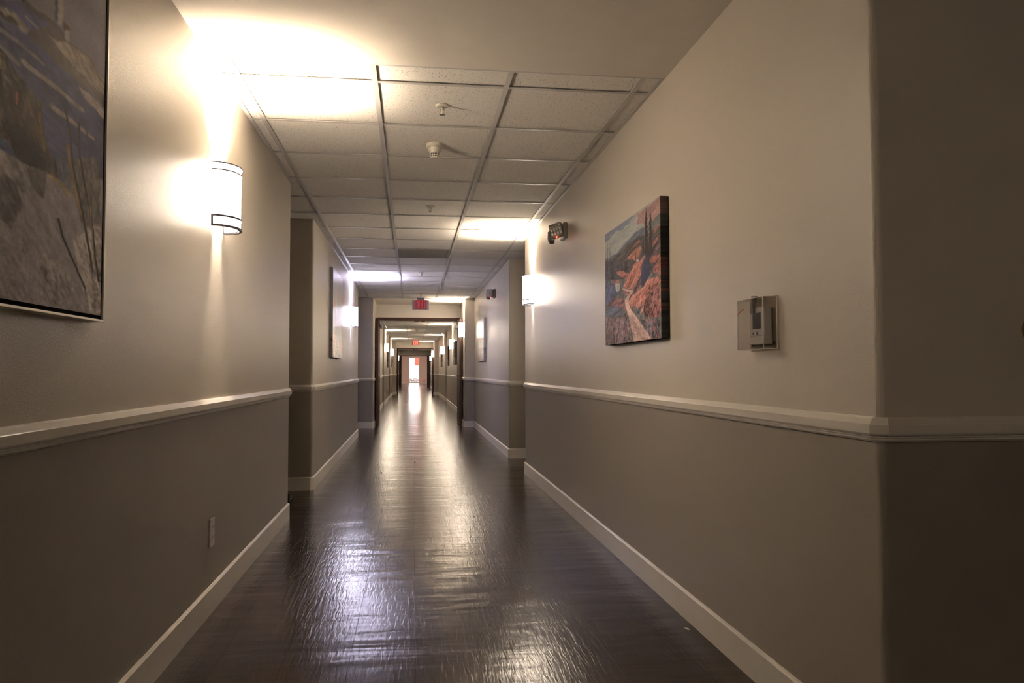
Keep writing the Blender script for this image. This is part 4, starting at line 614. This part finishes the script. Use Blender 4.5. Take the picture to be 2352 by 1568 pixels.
w0 = wrapped('canvas_painting.003', XL, 1, 26.9, 1.46, 1.0, .60, .05, img, 'dark canvas seen edge-on below the second left sconce past the nearer fire doors', 'painting', 'dark canvases past the nearer fire doors', PM, .3)
w0.rotation_euler = (0, 0, 0)
for (x, y, a, lab) in ((XL, 32.6, 0, 'dark canvas seen edge-on on the left wall just before the farther exit sign'),
                       (XR, 20.0, PI, 'dark canvas seen edge-on on the right wall nearest the nearer fire doors'),
                       (XR, 24.2, PI, 'dark canvas seen edge-on on the right wall between its first sconce and the recess'),
                       (XR, 29.6, PI, 'dark canvas seen edge-on on the right wall beyond its second sconce')):
    copy_thing(w0, (x, y, 1.50), a, lab, 'dark canvases past the nearer fire doors')

# ------------------------------------------------------------------ thermostat in a locked clear guard, right wall
YC, ZC = 2.362, 1.183
tg = thing('thermostat_guard', (XR, YC, ZC), 0, 'clear acrylic lock box covering the thermostat on the near right wall', 'guard box')
gb = bmesh.new(); y, z, d, t_ = .094, .083, .052, .0018
box(gb, -d, -d+t_, -y, y, -z, z)
for s in (-1, 1):
    box(gb, -d+t_, -.004, *sorted((s*y, s*(y-t_))), -z, z)
    box(gb, -d+t_, -.004, -y+t_, y-t_, *sorted((s*z, s*(z-t_))))
obj('clear_cover', gb, MAT['guard'], tg)
gb = bmesh.new()
for sy_ in (-1, 1):
    tube(gb, [(-d, sy_*y, -z), (-d, sy_*y, z)], .0020, 8); tube(gb, [(-.006, sy_*y, -z), (-.006, sy_*y, z)], .0016, 8)
    for sz in (-1, 1): tube(gb, [(-d, sy_*y, sz*z), (-.004, sy_*y, sz*z)], .0009, 6)
for sz in (-1, 1): tube(gb, [(-d, -y, sz*z), (-d, y, sz*z)], .0009, 6)
obj('polished_edge', gb, MAT['guard_edge'], tg, True)
obj('base_plate', B(-.004, 0, -y-.004, y+.004, -z-.004, z+.004, bev=.001), glass_mat('clear_acrylic_base', (.86, .84, .80), .03), tg)
lb = bmesh.new(); lathe(lb, [(0, z-.01), (.008, z-.01), (.008, z+.004), (.0105, z+.004), (.0105, z+.009), (0, z+.009)], 20, 'z', (-.030, .012, 0)); box(lb, -.040, -.034, .002, .024, z-.048, z-.012)
obj('cam_lock', lb, MAT['greymetal'], tg)
for yy_, zz_ in ((.078, .055), (.078, -.066), (-.070, -.062)):
    sb = bmesh.new(); lathe(sb, [(0, -.0075), (.0045, -.0075), (.0045, -.004), (0, -.004)], 12, 'x', (0, yy_, zz_)); obj('screw', sb, MAT['dark'], tg)
rb = bmesh.new(); tube(rb, [(-d-.0015, .088, .036), (-d-.0015, .070, .045), (-d-.0015, .040, .052)], .0013, 6); obj('marker_scratch', rb, simple('red_marker', (.45, .04, .04), .5), tg, label='red pen line on the cover')
th = thing('thermostat', (XR-.0045, YC-.012, ZC-.004), 0, 'white wall thermostat with dark display inside the clear guard', 'thermostat')
obj('case', B(-.026, 0, -.046, .060, -.062, .058, bev=.003), MAT['white'], th)
obj('display', B(-.0272, -.0262, -.020, .036, -.012, .040), MAT['dark'], th)
for y0 in (.030, .002): 
    ub = bmesh.new(); prism(ub, [(y0, -.030), (y0+.008, -.030), (y0+.004, -.020)], 0, -.0272, -.0262); obj('arrow_mark', ub, MAT['dark'], th)
obj('label_strip', B(-.0270, -.0262, -.038, -.026, -.002, .036), MAT['ivory'], th)
obj('seam', B(-.0265, -.0258, -.044, .058, -.0345, -.0335), MAT['dark'], th)

# ------------------------------------------------------------------ emergency lights, right wall
def em_light(loc, label, tilt, lens_m, body_m):
    t = thing('emergency_light', loc, 0, label, 'emergency light', 'two-head emergency lights on the right wall')
    obj('housing', B(-.034, 0, -.070, .080, -.058, .062, bev=.010, seg=3), body_m, t)
    for k, (loc_, turn, roll, w2, h2, dp) in enumerate((((-.075, -.02, .004), 1.12, tilt, .050, .055, .05), ((-.095, .085, -.026), -.30, tilt, .034, .046, .044))):
        hb = B(-dp/2, dp/2, -w2, w2, -h2, h2, bev=.012, seg=3)
        rotm = Matrix.Translation(loc_) @ Matrix.Rotation(turn, 4, 'Z') @ Matrix.Rotation(roll, 4, 'X')
        rot(hb, hb.verts, rotm); h = obj('lamp_head', hb, body_m, t)
        lb = bmesh.new(); cw, ch_ = 2*(w2-.006)/4, 2*(h2-.008)/3.4
        for i in range(3):
            for j in range(4): box(lb, -dp/2-.005, -dp/2+.003, -w2+.007+j*cw, -w2+.007+j*cw+cw*.86, h2-.008-(i+1)*ch_, h2-.008-i*ch_-ch_*.28, bev=.003)
        rot(lb, lb.verts, rotm); obj('ribbed_lens', lb, lens_m, h)
    ab = bmesh.new(); tube(ab, [(-.02, .03, .0), (-.075, .0, .002)], .012); tube(ab, [(-.02, .05, -.01), (-.09, .085, -.026)], .010); obj('swivel_arm', ab, body_m, t)
    lb = bmesh.new(); lathe(lb, [(0, -.060), (.006, -.060), (.007, -.054), (0, -.054)], 12, 'x', (-.024, -.050, -.050)); obj('indicator_led', lb, MAT['led'], t, label='small red indicator lamp')
    return t
em_light((XR, 5.60, 2.075), 'grey two-head emergency light with red indicator high on the near right wall', -.28, MAT['lens'], MAT['emg'])
em_light((XR, 10.48, 2.10), 'white-silver two-head emergency light high on the right wall past the recess', .0, simple('bright_lens', (.75, .74, .76), .15, .5), MAT['vent'])

# ------------------------------------------------------------------ exit signs
def letters(bm, scale, depth, x0, zc, y):
    """E X I T as solid strokes, lying in the XZ plane"""
    Hh = 1.0; g = .22
    def r(a, b, c, d, ox): box(bm, x0+(ox+a)*scale, x0+(ox+b)*scale, y-depth, y, zc+(c-.5)*scale, zc+(d-.5)*scale)
    ox = 0
    r(0, .14, 0, 1, ox); r(.14, .33, .88, 1, ox); r(.14, .28, .45, .56, ox); r(.14, .33, 0, .12, ox); ox += .42
    for sgn in (1, -1):
        p = [(0, 0), (.13, 0), (.36, 1), (.23, 1)] if sgn > 0 else [(.36-0, 0), (.36-.13, 0), (0, 1), (.13, 1)]
        prism(bm, [(x0+(ox+a)*scale, zc+(b-.5)*scale) for a, b in p], 1, y-depth-(.0004 if sgn > 0 else 0), y)
    ox += .45
    r(0, .13, 0, 1, ox); ox += .20
    r(.105, .235, 0, 1, ox); r(0, .34, .88, 1, ox)
def exit_sign(loc, label, lm, mount=True):
    t = thing('exit_sign', loc, 0, label, 'exit sign')
    obj('housing', B(-.15, .15, -.0, .045, -.088, .088, bev=.002), MAT['alu'], t)
    lb = bmesh.new(); letters(lb, .152, .002, -.093, .004, 0); obj('letters', lb, lm, t, label='red EXIT letters')
    if mount: obj('ceiling_canopy', B(-.062, .068, -.01, .055, .088, H-loc[2]-.0, bev=.001), MAT['greymetal'], t)
    return t
exit_sign((.148, 13.95, 2.240), 'nearer ceiling-hung grey exit sign with red letters before the first opening', MAT['red_letter'])
exit_sign((.14, 33.7, 2.262), 'farther small exit sign with red letters above the second opening', MAT['red_letter2'])
lo = thing('exit_sign', (.98, 64.96, .24), 0, 'red-lettered exit sign low on the end wall right of the glass door', 'exit sign')
obj('housing', B(-.17, .17, 0, .04, -.11, .11), MAT['white'], lo); lb = bmesh.new(); letters(lb, .17, .003, -.11, 0, 0); obj('letters', lb, MAT['red_letter'], lo, label='red EXIT letters')

# ------------------------------------------------------------------ ceiling fittings
def sprinkler(loc, label):
    t = thing('ceiling_sprinkler', loc, 0, label, 'sprinkler', 'fire sprinklers on the corridor ceiling')
    b1 = bmesh.new(); lathe(b1, [(0, 0), (.036, 0), (.034, -.006), (.024, -.011), (.020, -.008), (0, -.008)], 28); obj('escutcheon', b1, MAT['ivory'], t, True)
    b1 = bmesh.new(); lathe(b1, [(0, -.008), (.009, -.008), (.009, -.018), (.004, -.020), (.004, -.046), (0, -.046)], 14)
    for s in (-1, 1): tube(b1, [(s*.008, 0, -.014), (s*.012, 0, -.028), (s*.004, 0, -.044)], .0022, 6)
    obj('nozzle', b1, MAT['ivory'], t, True)
    b1 = bmesh.new(); lathe(b1, [(0, -.046), (.015, -.047), (.015, -.0485), (0, -.0495)], 18); obj('deflector', b1, MAT['greymetal'], t)
    return t
sp = sprinkler((.147, 3.83, H+.009), 'nearest ceiling sprinkler, just in front of the smoke detector')
copy_thing(sp, (.141, 6.21, H+.009), 0, 'second ceiling sprinkler, between the smoke detector and the dark air grille')
copy_thing(sp, (.125, 10.45, H+.009), 0, 'third ceiling sprinkler, beyond the dark air grille')
copy_thing(sp, (.148, 13.3, H+.009), 0, 'tiny ceiling sprinkler right in front of the nearer exit sign')
def detector(loc, label):
    t = thing('smoke_detector', loc, 0, label, 'smoke detector')
    b1 = bmesh.new(); lathe(b1, [(0, 0), (.050, 0), (.050, -.018), (.047, -.023), (.041, -.025), (.029, -.056), (0, -.056)], 40); obj('base', b1, MAT['ivory'], t, False)
    b1 = bmesh.new(); lathe(b1, [(0, -.056), (.0265, -.056), (.0215, -.078), (0, -.078)], 30); obj('sensing_chamber', b1, MAT['dark'], t)
    b1 = bmesh.new()
    for i in range(12):
        a = 2*math.pi*i/12; tube(b1, [(.0287*math.cos(a), .0287*math.sin(a), -.055), (.0235*math.cos(a), .0235*math.sin(a), -.079)], .0017, 6)
    for z, r_ in ((-.067, .0262),):
        ring = [(r_*math.cos(2*math.pi*i/24), r_*math.sin(2*math.pi*i/24), z) for i in range(25)]; tube(b1, ring, .0014, 6)
    lathe(b1, [(0, -.077), (.0245, -.077), (.022, -.083), (.012, -.085), (0, -.085)], 30); obj('cage', b1, MAT['ivory'], t)
    return t
sd = detector((.128, 4.50, H+.009), 'white cone-shaped smoke detector on the ceiling tiles')
copy_thing(sd, (.137, 24.4, H+.009), 0, 'small dark-looking smoke detector on the ceiling past the nearer fire doors')
vt = thing('air_grille', (.131, 8.713, H), 0, 'dark square return-air grille set in the ceiling grid', 'vent')
vb = bmesh.new(); q_ = .292
for (x0, x1, y0, y1) in ((-q_, q_, -q_, -q_+.03), (-q_, q_, q_-.03, q_), (-q_, -q_+.03, -q_+.03, q_-.03), (q_-.03, q_, -q_+.03, q_-.03)): box(vb, x0, x1, y0, y1, -.002, .0055)
obj('frame', vb, MAT['vent'], vt); vb = bmesh.new()
for i in range(26):
    y = -q_+.04+i*.0205; prism(vb, [(y, .0055), (y+.012, .0055), (y+.014, -.002), (y+.003, -.002)], 0, -q_+.03, q_-.03)
obj('louvre', vb, MAT['vent'], vt); obj('duct_opening', B(-q_+.03, q_-.03, -q_+.03, q_-.03, .0060, .0085), MAT['dark'], vt)

# ------------------------------------------------------------------ small things
wp = thing('wall_outlet', (XL, 3.478, .338), 0, 'beige electrical outlet plate low on the near left wall above the baseboard', 'outlet')
obj('cover_plate', B(0, .006, -.037, .037, -.060, .060, bev=.002), MAT['white'], wp)
for z in (-.022, .022):
    ob = B(.006, .0085, -.017, .017, z-.014, z+.014, bev=.003); f = obj('receptacle', ob, MAT['white'], wp)
    sb = bmesh.new()
    for y in (-.006, .006): box(sb, .0086, .009, y-.001, y+.001, z-.002, z+.007)
    obj('slots', sb, MAT['dark'], f)
kn = thing('brass_knob', (1.573, 1.755, 1.135), 0, 'round aged brass knob on the dark wall at the right edge of the photo', 'knob')
kb = bmesh.new(); lathe(kb, [(0, 0), (.037, 0), (.037, -.004), (.030, -.009), (0, -.009)], 36, 'y'); obj('rosette', kb, MAT['brass'], kn, True)
kb = bmesh.new(); lathe(kb, [(0, -.009), (.012, -.009), (.012, -.030), (.024, -.036), (.029, -.046), (.027, -.058), (.015, -.066), (0, -.067)], 36, 'y'); obj('knob_grip', kb, MAT['brass'], kn, True)
ds = prism(bmesh.new(), [(6.30, 0), (6.50, 0), (6.50, .012), (6.34, .052), (6.30, .052)], 0, -1.12, -.965)
obj('doorstop', ds, MAT['rubber'], None, False, label='small black wedge on the floor in the first left recess, just past the wall end', category='doorstop')
pb = bmesh.new(); prism(pb, [(1.085, 2.995), (1.098, 2.985), (1.100, 2.968), (1.092, 2.972)], 2, .0002, .0022); obj('paper_scrap', pb, MAT['paper'], None, False, label='tiny white scrap on the floor beside the right baseboard', category='scrap')
for x, y, lab in ((.034, 8.80, 'tiny dark speck on the floor in the middle of the corridor'), (-.309, 7.94, 'tiny dark speck on the floor left of the corridor middle')):
    pb = bmesh.new(); r = bmesh.ops.create_icosphere(pb, subdivisions=1, radius=.011)
    for v in pb.verts: v.co = Vector((v.co.x+x, v.co.y*1.4+y, v.co.z*.35+.004))
    obj('floor_speck', pb, MAT['dust'], None, False, label=lab, category='grit')
